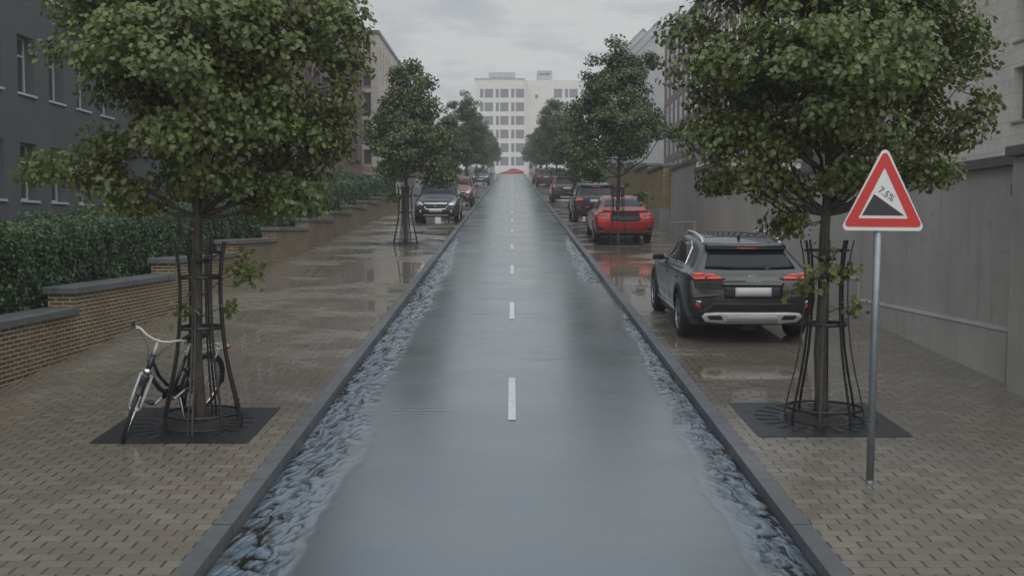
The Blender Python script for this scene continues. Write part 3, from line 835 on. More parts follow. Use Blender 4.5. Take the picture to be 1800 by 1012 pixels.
def make_tree(blobs, height, seed, mat, leaves, detailed, lean=(0, 0), size=(.055, .10), label='', group=None, sprigs=(), trunk_r=.085):
    """blobs: ellipsoids (x, y, z, rx, rz) that the crown fills; limbs rise from the trunk into them"""
    rng = np.random.default_rng(seed)
    blobs = [(x, y, z, rx * .93, rz * .93) for x, y, z, rx, rz in blobs]
    t = thing('street_tree', label, 'tree', group=group)
    tr = MB()
    top = height * .93
    kn = [(0, 0, -.1), (.008, .004, .25), (-.014, .01, .7), (.01, -.008, 1.25), (.02, .012, 1.8), (.05, -.02, 2.5), (.03, .03, 3.3), (.06, .0, 4.2), (.03, .02, top)]
    kn = [(x + lean[0] * z, y + lean[1] * z, z * (1 if z < 4 else 1)) for x, y, z in kn]
    kr = [trunk_r * 1.5, trunk_r * 1.12, trunk_r, trunk_r * .94, trunk_r * .86, trunk_r * .68, trunk_r * .48, trunk_r * .30, .012]
    tr.tube(kn, kr, 12)
    def at(z):
        for i in range(len(kn) - 1):
            if kn[i][2] <= z <= kn[i + 1][2]:
                f = (z - kn[i][2]) / (kn[i + 1][2] - kn[i][2]); return tuple(kn[i][j] + f * (kn[i + 1][j] - kn[i][j]) for j in range(3)), kr[i] + f * (kr[i + 1] - kr[i])
        return kn[-1], kr[-1]
    # clusters through the crown
    vol = np.array([b[3] ** 2 * b[4] for b in blobs]); vol = vol ** .8 / (vol ** .8).sum()
    centres = []; rad = []
    nC = 330 if detailed else 210
    for b, w in zip(blobs, vol):
        for _ in range(max(4, int(nC * w))):
            d = rng.normal(size=3); d /= np.linalg.norm(d); u = rng.uniform(.25, 1.0) ** .6
            centres.append((b[0] + d[0] * b[3] * u, b[1] + d[1] * b[3] * u, b[2] + d[2] * b[4] * u)); rad.append(rng.uniform(.14, .31) if detailed else rng.uniform(.19, .40))
    centres = np.array(centres); rad = np.array(rad)
    # limbs: one per blob direction, twigs from limb ends to clusters
    limbs = []
    for b in blobs:
        if math.hypot(b[0], b[1]) < .35: continue
        z0 = min(max(2.05, b[2] - .45 - .75 * math.hypot(b[0], b[1])), top * .85)
        p, r = at(z0); end = (b[0] * .92, b[1] * .92, b[2] + .1)
        if math.hypot(end[0] - p[0], end[1] - p[1]) < .12: continue
        pts = branch_pts(p, end, .10, rng, 6); r0 = min(r * .6, .008 + .013 * np.linalg.norm(np.array(end) - p))
        tr.tube(pts, [r0 * (1 - .8 * i / 6) for i in range(7)], 7); limbs += [np.array(q) for q in pts[2:]]
    limbs += [np.array(at(z)[0]) for z in np.arange(2.0, top, .3)]
    limbs = np.array(limbs)
    for c in centres:
        d2 = ((limbs - c) ** 2).sum(1) + np.where(limbs[:, 2] > c[2] + .1, .6, 0); q = limbs[d2.argmin()]
        L = np.linalg.norm(c - q)
        if L > .1: tr.tube(branch_pts(q, c, .08, rng, 3), [min(.011, .004 + .006 * L)] * 2 + [.004, .002], 5, False)
    # low sprigs on the bole
    C = []; Nv = []; SZ = []
    for (sx, sy, sz, sr, nl, z0) in sprigs:
        p, r = at(z0); tr.tube(branch_pts(p, (sx, sy, sz), -.1, rng, 4), [.008, .006, .005, .004, .002], 5, False)
        nl = int(nl * 1.9); d = rng.normal(size=(nl, 3)); C.append(np.array((sx, sy, sz)) + d * np.array([sr, sr, sr * .85]) * .72); Nv.append(rng.normal(size=(nl, 3)) * .6 + (0, -.4, .6)); SZ.append(rng.uniform(size[0], size[1], nl) * 1.25)
    tr.build('trunk', 'bark', t, fix=False)
    # leaves
    share = rad ** 1.6; share = (share / share.sum() * leaves).astype(int)
    axis = np.array([0., 0., 0.])
    for c, r, k in zip(centres, rad, share):
        d = rng.normal(size=(k, 3)); d /= np.linalg.norm(d, axis=1, keepdims=True)
        u = rng.uniform(0, 1, k)[:, None] ** .45
        off = d * u * r * np.array([1.15, 1.15, .72]); off[:, 2] -= .10 * (off[:, 0] ** 2 + off[:, 1] ** 2) / max(r, .1)
        p = c + off
        out = p - np.array([0, 0, 3.2]); out[:, 2] *= .5; out /= np.linalg.norm(out, axis=1, keepdims=True) + 1e-6
        nv = d * .35 + out * .45 + np.array([0, 0, .42]) + rng.normal(size=(k, 3)) * .50
        C.append(p); Nv.append(nv); SZ.append(rng.uniform(size[0], size[1], k))
    # stray leaves that break the outline
    C = np.concatenate(C); Nv = np.concatenate(Nv); SZ = np.concatenate(SZ)
    V, F = leaf_cards(C, Nv, SZ, rng, detailed)
    link('crown', arr_mesh('tree_crown', V, [F]), mat, t)
    return t

def make_guard(label, group, nb=8, pairs=True):
    """bell-shaped steel tree guard: flat bars, four hoops, feet"""
    t = thing('tree_guard', label, 'tree guard', group=group)
    prof = [(0.385, -.02), (.375, .10), (.345, .25), (.29, .48), (.245, .72), (.218, .97), (.205, 1.22), (.205, 1.46), (.225, 1.66), (.255, 1.80)]
    for k in range(nb):
        a = 2 * math.pi * (k + .35) / nb
        for da in ((-.055, .055) if k % 2 and pairs else (0,)):
            b = MB(); aa = a + da
            pts = [(r * math.cos(aa), r * math.sin(aa), z) for r, z in prof]
            b.strip(pts, .022 if not da else .017, .014, lambda i: (-math.sin(aa), math.cos(aa), 0))
            if da <= 0: bar0 = b
            if da > 0:
                o = len(bar0.v); bar0.v += b.v; bar0.f += [tuple(i + o for i in f) for f in b.f]; bar0.sm += b.sm
        bar0.build('bar', 'guard', t)
    for (r, z, hh) in ((.212, .97, .035), (.199, 1.46, .035), (.222, 1.70, .022), (.370, .135, .022), (.384, .02, .014)):
        h = MB(); h.lathe([(r - .006, z - hh / 2), (r - .006, z + hh / 2), (r - .012, z + hh / 2), (r - .012, z - hh / 2)], 32, closed=True); h.build('hoop', 'guard', t)
    # stays from the top hoop to the tree
    for k in range(3):
        a = 2 * math.pi * k / 3 + .6; s = MB(); s.tube([(.21 * math.cos(a), .21 * math.sin(a), 1.70), (.085 * math.cos(a), .085 * math.sin(a), 1.62)], .007, 6); s.build('stay', 'guard', t)
    c = MB(); c.lathe([(.088, 1.60), (.088, 1.635), (.080, 1.635), (.080, 1.60)], 20, closed=True); c.build('collar', 'rubber', t)
    return t

def make_grate(label, group):
    """square cast plate round the tree, radial slots, soil in the middle; local plane follows the slope"""
    t = thing('tree_grate', label, 'tree grate', rot=(ANG, 0, 0), group=group)
    b = MB(); hx, hy = .73, .66; R0 = .30; n = 40; R1 = .36; R2 = .60; z = .006
    # plate from the square outline in to the slotted zone, then slotted rings
    def sq(a):
        c, s = math.cos(a), math.sin(a); k = min(hx / abs(c) if abs(c) > 1e-6 else 9, hy / abs(s) if abs(s) > 1e-6 else 9); return (c * k, s * k)
    vs = []; ang = [2 * math.pi * i / n for i in range(n)]
    for a in ang: vs.append((*sq(a), z))
    for rr in (R2, R1, R0):
        for a in ang: vs.append((rr * math.cos(a), rr * math.sin(a), z))
    for (px, py) in ((hx, hy), (-hx, hy), (-hx, -hy), (hx, -hy)): vs.append((px, py, z))
    fs = []
    for i in range(n):
        j = (i + 1) % n
        q = [i, j]
        am = (ang[i] + (ang[j] if j else 2 * math.pi)) / 2
        for ci, (px, py) in enumerate(((hx, hy), (-hx, hy), (-hx, -hy), (hx, -hy))):
            ca = math.atan2(py, px) % (2 * math.pi)
            if ang[i] < ca < (ang[j] if j else 2 * math.pi): q = [i, 4 * n + ci, j]
        fs.append(tuple(q + [n + j, n + i]))
        if i % 2: fs.append((n + i, n + j, 2 * n + j, 2 * n + i))
        fs.append((2 * n + i, 2 * n + j, 3 * n + j, 3 * n + i))
    b.add(vs, fs); 
    p = b.build('plate', 'grate', t)
    d = MB(); d.lathe([(.0, -.0), (R2 + .01, .0015)], 40); d.build('slot_bed', 'rubber', t)
    s = MB(); rg = random.Random(5)
    s.lathe([(.001, .05), (.10, .045), (.20, .036), (.27, .022), (.31, .0)], 26); s.v = [(x + rg.uniform(-.012, .012), y + rg.uniform(-.012, .012), z + rg.uniform(-.012, .014)) for x, y, z in s.v]
    s.build('soil', 'soil', t)
    return t

TREE_L = [(-3.06, 9.66)] + [(-3.28, 30.7 + 21.05 * k) for k in range(8)]
TREE_R = [(3.09, 9.87)] + [(3.25, 30.7 + 21.05 * k) for k in range(8)]
ORD = ['nearest', 'second', 'third', 'fourth', 'fifth', 'sixth', 'seventh', 'eighth', 'farthest']

def build_trees():
    grp = 'street trees along both pavements'
    u = 9.66 / 1750.   # metres per photo pixel at the near left tree
    def B(px, py, r, rz, dep, cx=345., base=755., uu=u): return ((px - cx) * uu, dep, (base - py) * uu, r * uu, rz * uu)
    bl = [B(360, 60, 175, 150, .1), B(220, 110, 105, 95, -.3), B(170, 60, 70, 70, .25), B(480, 90, 120, 125, -.25), B(560, 60, 75, 80, .35), B(560, 190, 75, 70, -.2),
          B(300, 230, 110, 80, .35), B(180, 290, 95, 62, -.3), B(95, 305, 48, 40, .05), B(420, 240, 120, 85, -.45), B(500, 300, 70, 45, .3), B(590, 250, 42, 35, .1),
          B(400, 330, 55, 38, -.2), B(300, 330, 60, 42, .4), B(350, 120, 150, 150, .75), B(350, 120, 150, 150, -.75), B(350, -90, 150, 130, .0), B(240, -40, 110, 90, .2), B(480, -50, 110, 100, -.2), B(380, -200, 90, 90, .1), B(610, 60, 32, 30, -.35), B(250, 185, 70, 60, .1), B(230, 345, 55, 36, -.1), B(450, 345, 60, 36, .25), B(540, 345, 42, 30, -.2), B(150, 20, 55, 60, -.1), B(590, 130, 45, 55, .1), B(500, 210, 70, 60, .4)]
    sp = [((430 - 345) * u, .05, (755 - 480) * u, .13, 60, 1.25), ((405 - 345) * u, .0, (755 - 545) * u, .07, 18, 1.05), ((330 - 345) * u, -.1, (755 - 550) * u, .10, 22, 1.0)]
    a = make_tree(bl, 5.6, 3, 'leaf', 46000, True, (-.004, .0), (.036, .067), 'largest leafy street tree, beside the parked bicycle on the left pavement', grp, sp, .048)
    a.location = (-3.06, 9.66, gz(9.66))
    u2 = 9.87 / 1750.
    def B2(px, py, r, rz, dep): return B(px, py, r, rz, dep, 1447., 745., u2)
    bl = [B2(1440, 60, 165, 140, .1), B2(1290, 110, 85, 90, -.25), B2(1250, 200, 55, 70, .2), B2(1300, 280, 80, 62, -.2), B2(1370, 330, 55, 42, .15), B2(1265, 310, 42, 42, .3), B2(1600, 90, 110, 100, -.3), B2(1690, 100, 62, 60, .1),
          B2(1620, 200, 95, 70, .3), B2(1680, 245, 52, 42, -.1), B2(1530, 230, 90, 70, -.35), B2(1560, 300, 55, 45, .25), B2(1620, 310, 35, 28, -.2), B2(1440, 150, 130, 120, .75), B2(1440, 150, 130, 120, -.75), B2(1420, 230, 70, 55, .35),
          B2(1440, -90, 150, 130, 0), B2(1290, -20, 95, 80, .2), B2(1590, -40, 110, 90, -.2), B2(1450, -200, 90, 90, .1), B2(1390, 385, 26, 20, .1), B2(1220, 60, 35, 45, .1), B2(1230, 140, 42, 60, .0), B2(1700, 180, 45, 50, .1), B2(1570, 150, 80, 70, .3), B2(1330, 200, 60, 60, .3), B2(1240, 255, 40, 45, -.1), B2(1480, 320, 45, 30, -.3)]
    sp = [((1440 - 1447) * u2, -.14, (745 - 478) * u2, .15, 46, 1.35), ((1395 - 1447) * u2, -.15, (745 - 510) * u2, .08, 26, 1.25), ((1500 - 1447) * u2, -.05, (745 - 545) * u2, .09, 20, 1.05), ((1485 - 1447) * u2, -.1, (745 - 480) * u2, .08, 16, 1.35)]
    b = make_tree(bl, 5.6, 8, 'leaf', 42000, True, (-.008, .0), (.036, .066), 'large leafy street tree beside the gradient sign on the right pavement', grp, sp, .057)
    b.location = (3.09, 9.87, gz(9.87))
    u3 = 30.7 / 1750.
    def B3(px, py, r, rz, dep): return B(px, py, r, rz, dep, 712., 432., u3)
    bl = [B3(714, 140, 26, 34, 0), B3(690, 175, 28, 34, .3), B3(738, 180, 34, 40, -.3), B3(712, 215, 50, 46, 0), B3(672, 245, 28, 34, .2), B3(762, 200, 18, 22, .1), B3(765, 262, 30, 40, -.2), B3(712, 265, 56, 46, .4), B3(712, 255, 52, 44, -.5), B3(760, 305, 26, 22, .3), B3(690, 300, 30, 22, -.2), B3(776, 318, 16, 14, -.1)]
    sp = [((692 - 712) * u3, -.1, (432 - 350) * u3, .14, 50, 1.2)]
    c = make_tree(bl, 5.75, 15, 'leaf_cool', 24000, False, (0.002, 0), (.060, .108), 'slim street tree in front of the black parked car on the left', grp, sp, .058)
    c.location = (TREE_L[1][0], TREE_L[1][1], gz(TREE_L[1][1]))
    def B4(px, py, r, rz, dep): return B(px, py, r, rz, dep, 1086., 432., u3)
    bl = [B4(1085, 95, 24, 34, 0), B4(1060, 135, 34, 40, .3), B4(1110, 140, 34, 40, -.3), B4(1085, 180, 56, 52, 0), B4(1030, 210, 30, 40, .2), B4(1140, 215, 34, 34, .2), B4(1170, 240, 22, 20, -.2), B4(1085, 235, 62, 50, .5), B4(1090, 225, 58, 46, -.5), B4(1035, 275, 36, 32, -.3), B4(1030, 310, 28, 20, .2), B4(1108, 258, 36, 24, .1), B4(1140, 110, 12, 14, .1)]
    sp = [((1128 - 1086) * u3, -.1, (432 - 350) * u3, .15, 55, 1.2), ((1100 - 1086) * u3, -.2, (432 - 330) * u3, .08, 14, 1.5)]
    d = make_tree(bl, 6.5, 24, 'leaf_cool', 30000, False, (.001, 0), (.060, .108), 'tall street tree right behind the red saloon on the right pavement', grp, sp, .062)
    d['label'] = 'tall street tree standing just in front of the red saloon on the right'
    d.location = (TREE_R[1][0], TREE_R[1][1], gz(TREE_R[1][1]))
    rg = random.Random(4)
    for side, lst, name in ((0, TREE_L, 'left'), (1, TREE_R, 'right')):
        for k in range(2, 9):
            x, y = lst[k]; src = (c, d)[(k + side) % 2] if k > 2 else (d, d)[side]
            lab = f'{ORD[k]} street tree counting up the {name} pavement from the near one' if k < 8 else f'farthest street tree at the top of the {name} pavement'
            s = .84 if k == 2 else 1.2 if k == 3 else rg.uniform(1.02, 1.14)
            copy_tree(src, (x, y, gz(y)), (0, 0, rg.uniform(0, 6.28)), (s, s, s * rg.uniform(.96, 1.06)), lab)
    g = make_guard('', 'steel guards round the street trees'); g2 = make_guard('', 'steel guards round the street trees', 8, False); gr = make_grate('', 'plates at the feet of the street trees')
    first = True
    for side, lst, name in ((0, TREE_L, 'left'), (1, TREE_R, 'right')):
        for k, (x, y) in enumerate(lst):
            if k == 0: l1 = ('bell shaped steel tree guard that the bicycle leans against', 'bell shaped steel tree guard beside the gradient sign pole')[side]; l2 = ('dark square plate in the paving under the bicycle front wheel', 'dark square plate in the paving beside the gradient sign pole')[side]
            elif k == 1: l1 = ('steel tree guard in front of the black parked car on the left', 'steel tree guard in front of the red saloon boot')[side]; l2 = ('dark plate at the tree in front of the black parked car', 'dark plate at the tree behind the red saloon')[side]
            else:
                w = ORD[k] if k < 8 else 'topmost'
                l1 = f'steel guard round the {w} tree up the {name} pavement'; l2 = f'dark plate under the {w} tree up the {name} pavement'
            rz = (R(-150.75), R(6.75))[side] + k * .41
            p = (x + (.03 if k == 0 else 0), y, gz(y))
            if side == 1 and k == 0: g2.location = p; g2.rotation_euler = (0, 0, rz); g2['label'] = l1; copy_tree(gr, (x - .04, y + .05, gz(y + .05)), None, None, l2); continue
            if first: g.location = p; g.rotation_euler = (0, 0, rz); g['label'] = l1; gr.location = (x + (-.10 if k == 0 else 0), y + .05, gz(y + .05)); gr['label'] = l2; first = False
            else: copy_tree((g, g2)[side], p, (0, 0, rz), None, l1); copy_tree(gr, (x + ((-.10, -.04)[side] if k == 0 else 0), y + .05, gz(y + .05)), None, None, l2)

# ------------------------------------------------------------------ traffic sign
def rounded_tri(w, h, r, n=6, cy=0.):
    """rounded triangle in (x, z), apex up, centred on its base middle"""
    P = [Vector((-w / 2, 0)), Vector((w / 2, 0)), Vector((0, h))]; out = []
    for i in range(3):
        p, a, b = P[i], P[i - 1], P[(i + 1) % 3]
        da, db = (a - p).normalized(), (b - p).normalized()
        if r <= 0: out.append((p.x, p.y)); continue
        th = da.angle(db) / 2; bis = (da + db).normalized(); c = p + bis * (r / math.sin(th))
        t0 = p + da * (r / math.tan(th)) - c; t1 = p + db * (r / math.tan(th)) - c
        a0, a1 = math.atan2(t0.y, t0.x), math.atan2(t1.y, t1.x)
        while a1 < a0: a1 += 2 * math.pi
        if a1 - a0 > math.pi: a1 -= 2 * math.pi
        for k in range(n + 1):
            a = a0 + (a1 - a0) * k / n; out.append((c.x + r * math.cos(a), c.y + r * math.sin(a)))
    return out

def build_sign():
    y = 7.92; x = 2.885
    t = thing('gradient_sign', 'red and white triangular warning sign with a black slope on a grey pole', 'road sign', (x, y, gz(y)), (R(.0), R(.55), 0))
    p = MB(); p.tube([(0, 0, -.1), (0, 0, 2.62)], .030, 20); p.build('pole', 'galv', t)
    c = MB(); c.lathe([(.034, 0), (.034, .02), (.030, .03)], 20); c.build('pole_foot', 'galv', t)
    pl = thing_board(t)

def thing_board(t):
    z0 = 2.033; Y = -.040
    T = lambda d: Matrix.Translation((.025, d, z0))
    def tri(name, w, h, dz, r, y, th, mat, parent, bev=0):
        m = MB(); m.prism([(a, b + dz) for a, b in rounded_tri(w, h, r)], th, T(y)); return m.build(name, mat, parent, bevel=bev, seg=1)
    board = tri('board', .675, .680, 0, .036, Y, .006, 'sign_white', t)
    back = MB(); back.prism([(a, b) for a, b in rounded_tri(.675, .680, .036)], .004, T(Y + .0065)); back.build('board_back', 'galv', t)
    # red band: outer minus inner triangle, built as one ring
    o = rounded_tri(.628, .611, .026, 6); i_ = rounded_tri(.394, .40, .004, 6)
    m = MB(); n = len(o)
    vs = [Vector((a, 0, b + .030)) for a, b in o] + [Vector((a, 0, b + .097)) for a, b in i_]
    vs = [T(Y - .0030) @ v for v in vs] + [T(Y - .0005) @ v for v in vs]
    fs = []
    for k in range(n):
        j = (k + 1) % n; fs += [(k, j, n + j, n + k), (2 * n + k, 3 * n + k, 3 * n + j, 2 * n + j), (k, 2 * n + k, 2 * n + j, j), (n + k, n + j, 3 * n + j, 3 * n + k)]
    m.add(vs, fs); m.build('red_border', 'sign_red', board)
    w = MB(); w.prism([(-.168, .120), (.167, .120), (-.077, .288)], .002, T(Y - .0025)); w.build('slope_symbol', 'sign_black', board)
    me = text_mesh('7.5%', .076, .0012); o = link('lettering', me, 'sign_text', board)
    a = math.atan2(.168, -.244) - math.pi   # the slope falls to the right
    o.matrix_local = T(Y - .0018) @ Matrix.Translation((.020, 0, .287)) @ Matrix.Rotation(-a, 4, 'Y') @ Matrix.Rotation(math.pi / 2, 4, 'X')
    for zz in (.10, .30):
        c = MB(); c.box((-.045, Y + .012, z0 + zz), (.045, .036, z0 + zz + .03)); c.build('clamp', 'galv', t, bevel=.004)
    return board

# ------------------------------------------------------------------ bicycle
def build_bike():
    t = thing('bicycle', 'black step through city bicycle leaning on the tree guard', 'bicycle')
    r = .325; L = 1.04; zc = r
    def wheel(y, name='wheel', M4=None):
        tm = MB(); tm.ring(r - .020, .020, (0, 0, 0), 'x', 48, 8); w = tm.build(name, 'rubber', t)
        rm = MB(); rm.lathe([(r - .040, -.012), (r - .040, .012), (r - .058, .010), (r - .058, -.010)], 48, 'x', closed=True); rm.build('rim', 'chrome', w)
        sp = MB()
        for k in range(28):
            a = 2 * math.pi * k / 28; s = .025 if k % 2 else -.025
            sp.tube([(s, .018 * math.cos(a + .8), .018 * math.sin(a + .8)), (0, (r - .05) * math.cos(a), (r - .05) * math.sin(a))], .0014, 4, False)
        sp.build('spokes', 'silver', w)
        hb = MB(); hb.lathe([(0, -.045), (.012, -.045), (.016, -.03), (.026, -.028), (.018, -.02), (.018, .02), (.026, .028), (.016, .03), (.012, .045), (0, .045)], 14, 'x'); hb.build('hub', 'silver', w)
        w.location = (0, y, zc); return w
    wheel(0)
    fw = wheel(L)
    bb = (0, .43, .285); hd0 = (0, .83, .60); hd1 = (0, .775, .80)
    f = MB()
    f.tube([hd0, hd1], .024, 12)
    f.tube([(0, .825, .635), (0, .63, .42), bb], .023, 12)
    f.tube([(0, .79, .755), (0, .66, .56), (0, .52, .43), (0, .385, .40)], .017, 10)
    f.tube([bb, (0, .30, .70)], .017, 10)
    for s in (-1, 1):
        f.tube([(s * .02, .43, .285), (s * .06, .02, zc)], .010, 8); f.tube([(s * .015, .335, .58), (s * .06, .02, zc)], .009, 8)
    f.tube([(-.04, .43, .285), (.04, .43, .285)], .026, 12)
    f.build('frame', 'paint_black', t)
    # front fork and mudguards
    steer = MB()
    st = MB(); st.tube([(-.052, .855, .615), (.052, .855, .615)], .018, 8)
    for s in (-1, 1): st.tube([(s * .050, .85, .62), (s * .052, .93, .47), (s * .050, L - .01, zc)], [.015, .014, .010], 8)
    st.build('fork', 'skid_grey', t)
    def guard(yc, a0, a1, name):
        m = MB(); n = 20; vs = []
        for i in range(n + 1):
            a = a0 + (a1 - a0) * i / n
            for (dx, dr) in ((-.028, .004), (-.018, .016), (.018, .016), (.028, .004), (.018, .013), (-.018, .013)):
                vs.append((dx, yc + (r + dr + .004) * math.cos(a), zc + (r + dr + .004) * math.sin(a)))
        fs = [(i * 6 + k, i * 6 + (k + 1) % 6, i * 6 + 6 + (k + 1) % 6, i * 6 + 6 + k) for i in range(n) for k in range(6)]
        m.add(vs, fs, True); return m.build(name, 'paint_black', t)
    fm = guard(L, R(50), R(150), 'mudguard'); guard(0, R(35), R(190), 'mudguard')
    # stays
    s_ = MB(); s2_ = MB()
    for s in (-1, 1):
        s2_.tube([(s * .05, L, zc), (s * .032, L + r * .70, zc + r * .75)], .0025, 5); s_.tube([(s * .06, 0, zc), (s * .032, -r * 1.0, zc + .06)], .0025, 5)
    s_.build('rear_stay', 'chrome', t); s2_.build('front_stay', 'chrome', t)
    h = MB(); h.tube([hd1, (0, .755, .875), (0, .74, .93)], .013, 10); h.tube([(0, .74, .93), (0, .775, .955)], .012, 8); h.build('stem', 'silver', t)
    hb = MB()
    hp = [(-.27, .56, .945), (-.25, .62, .965), (-.19, .72, .995), (-.11, .78, .975), (-.04, .785, .955), (.04, .785, .955), (.11, .78, .975), (.19, .72, .995), (.25, .62, .965), (.27, .56, .945)]
    hb.tube(hp, .0115, 10); bar = hb.build('handlebar', 'skid_grey', t)
    for s in (-1, 1):
        g = MB(); g.tube([(s * .243, .64, .972), (s * .258, .595, .957), (s * .280, .515, .932)], .019, 10); g.build('grip', 'leather', bar)
        b = MB(); b.tube([(s * .21, .70, .985), (s * .245, .665, .95), (s * .285, .58, .915)], .006, 6); b.build('brake_lever', 'chrome', bar)
        c = MB(); c.tube([(s * .20, .72, .985), (s * .15, .86, 1.0), (s * .06, .89, .90), (s * .02, .84, .72)], .003, 5, False); c.build('cable', 'plastic', bar)
    # saddle
    sp = MB(); sp.tube([(0, .305, .68), (0, .262, .86)], .013, 10); sp.build('seat_post', 'silver', t)
    m = MB(); prof = [(-.03, .09, .012), (.02, .105, .03), (.09, .088, .034), (.16, .045, .03), (.22, .026, .024), (.27, .020, .012)]
    vs = []; n = 10
    for (yy, w, hh) in prof:
        for k in range(n):
            a = 2 * math.pi * k / n; vs.append((w * math.cos(a), .12 + yy, .895 + hh * math.sin(a) + (.02 if yy < .05 else 0)))
    fs = [(i * n + k, i * n + (k + 1) % n, (i + 1) * n + (k + 1) % n, (i + 1) * n + k) for i in range(len(prof) - 1) for k in range(n)]
    fs += [tuple(range(n)), tuple(range((len(prof) - 1) * n, len(prof) * n))]
    m.add(vs, fs, True); m.build('saddle', 'leather', t)
    # carrier
    c = MB()
    for s in (-1, 1):
        c.tube([(s * .06, .26, .715), (s * .065, .10, .725), (s * .065, -.25, .715), (s * .03, -.31, .71)], .007, 6); c.tube([(s * .065, 0, zc), (s * .065, -.10, .715)], .006, 6)
    c.tube([(-.03, -.31, .71), (.03, -.31, .71)], .007, 6)
    for yy in (.1, .0, -.1, -.2): c.tube([(-.062, yy, .722), (.062, yy, .722)], .005, 6)
    c.build('carrier', 'silver', t)
    lamp = MB(); lamp.box((-.045, -.335, .665), (.045, -.305, .705)); lamp.build('rear_lamp', 'lamp_dim', t, bevel=.006)
    hl = MB(); hl.lathe([(0, 0), (.026, 0), (.034, .03), (.036, .055), (0, .06)], 14, 'y', (0, .865, .665)); hl.build('headlamp', 'chrome', t)
    # chaincase and cranks
    cc = MB(); cc.box((.042, -.04, .255), (.062, .50, .36)); cc.build('chaincase', 'paint_black', t, bevel=.009)
    ck = MB(); ck.tube([(.072, .43, .285), (.085, .55, .20)], .010, 8); ck.tube([(-.05, .43, .285), (-.075, .31, .37)], .010, 8); ck.tube([(-.06, .43, .285), (.075, .43, .285)], .012, 8); cr = ck.build('crank', 'silver', t)
    for (px, py, pz, s) in ((.085, .55, .20, 1), (-.075, .31, .37, -1)):
        p = MB(); x0, x1 = sorted((px + s * .012, px + s * .10)); p.box((x0, py - .04, pz - .012), (x1, py + .04, pz + .012)); p.build('pedal', 'plastic', cr, bevel=.005)
    ks = MB(); ks.tube([(-.05, .36, .28), (-.13, .33, .05)], .008, 6); ks.build('kickstand', 'silver', t)
    # the bars and front wheel are turned toward the street
    A = Vector(hd0); ax = (Vector(hd1) - A).normalized()
    bpy.context.view_layer.update()
    turn = Matrix.Translation(A) @ Matrix.Rotation(R(36), 4, ax) @ Matrix.Translation(-A)
    for p in list(t.children):
        n_ = p.name.split('.')[0]
        if p is fw or n_ in ('fork', 'stem', 'handlebar', 'headlamp', 'front_stay') or p is fm: p.matrix_local = turn @ p.matrix_local
    # heading: nose toward the camera and to the left; leaning right on to the guard
    fx, fy = -3.67, 9.20; rx, ry = -3.25, 10.16
    th = math.atan2(-(fx - rx), (fy - ry)); d = math.hypot(fx - rx, fy - ry)
    pitch = math.atan2(gz(fy) - gz(ry), d)
    mat = Matrix.Rotation(th, 4, 'Z') @ Matrix.Rotation(pitch, 4, 'X') @ Matrix.Rotation(-.27, 4, 'Y')
    t.location = (rx, ry, gz(ry) + .004); t.rotation_euler = mat.to_euler(); t.scale = (.98, .98, .98)
    return t
# ------------------------------------------------------------------ cars
FR = (-1., -.62, 0., .62, 1.)
def car_shell(st, crown=.035, bow_r=.06, bow_f=.10, creases=()):
    """box lattice: st[i][j] = (y, half width, z), i from tail to nose, j from sill to roof; returns a subdivided closed bmesh"""
    n, h, K = len(st), len(st[0]), len(FR)
    idx = {}; vs = []
    def P(i, j, k):
        key = (i, j, k)
        if key not in idx:
            y, w, z = st[i][j]; f = FR[k]
            if i == 0: y = y - bow_r * (1 - f * f) + 0
            if i == n - 1: y = y + bow_f * (1 - f * f)
            if j == h - 1: z = z + crown * (1 - f * f)
            idx[key] = len(vs); vs.append((f * w, y, z))
        return idx[key]
    fs = []
    for i in range(n - 1):
        for j in range(h - 1):
            fs.append((P(i, j, 0), P(i, j + 1, 0), P(i + 1, j + 1, 0), P(i + 1, j, 0)))
            fs.append((P(i, j, K - 1), P(i + 1, j, K - 1), P(i + 1, j + 1, K - 1), P(i, j + 1, K - 1)))
        for k in range(K - 1):
            fs.append((P(i, h - 1, k), P(i, h - 1, k + 1), P(i + 1, h - 1, k + 1), P(i + 1, h - 1, k)))
            fs.append((P(i, 0, k), P(i + 1, 0, k), P(i + 1, 0, k + 1), P(i, 0, k + 1)))
    for i in (0, n - 1):
        for j in range(h - 1):
            for k in range(K - 1): fs.append((P(i, j, k), P(i, j, k + 1), P(i, j + 1, k + 1), P(i, j + 1, k)))
    me = bpy.data.meshes.new('shell'); me.from_pydata(vs, [], fs); me.update()
    inv = {v: k for k, v in idx.items()}
    cr = me.attributes.new('crease_edge', 'FLOAT', 'EDGE')
    for e in me.edges:
        a, b = inv[e.vertices[0]], inv[e.vertices[1]]; c = 0.
        for test, val in creases:
            if test(a, b): c = max(c, val)
        cr.data[e.index].value = c
    o = bpy.data.objects.new('shell', me); COL.objects.link(o)
    mod = o.modifiers.new('s', 'SUBSURF'); mod.levels = mod.render_levels = 3
    return o

def evaluated(o):
    dg = bpy.context.evaluated_depsgraph_get(); dg.update()
    return bpy.data.meshes.new_from_object(o.evaluated_get(dg))

def densify(poly, step=.06):
    out = []
    for i, p in enumerate(poly):
        q = poly[(i + 1) % len(poly)]; d = math.hypot(q[0] - p[0], q[1] - p[1]); m = max(1, int(d / step))
        for k in range(m): out.append((p[0] + (q[0] - p[0]) * k / m, p[1] + (q[1] - p[1]) * k / m))
    return out

def smooth_poly(poly, it=2, keep=.25):
    for _ in range(it):
        out = []
        for i, p in enumerate(poly):
            q = poly[(i + 1) % len(poly)]
            out += [(p[0] * (1 - keep) + q[0] * keep, p[1] * (1 - keep) + q[1] * keep), (p[0] * keep + q[0] * (1 - keep), p[1] * keep + q[1] * (1 - keep))]
        poly = out
    return poly

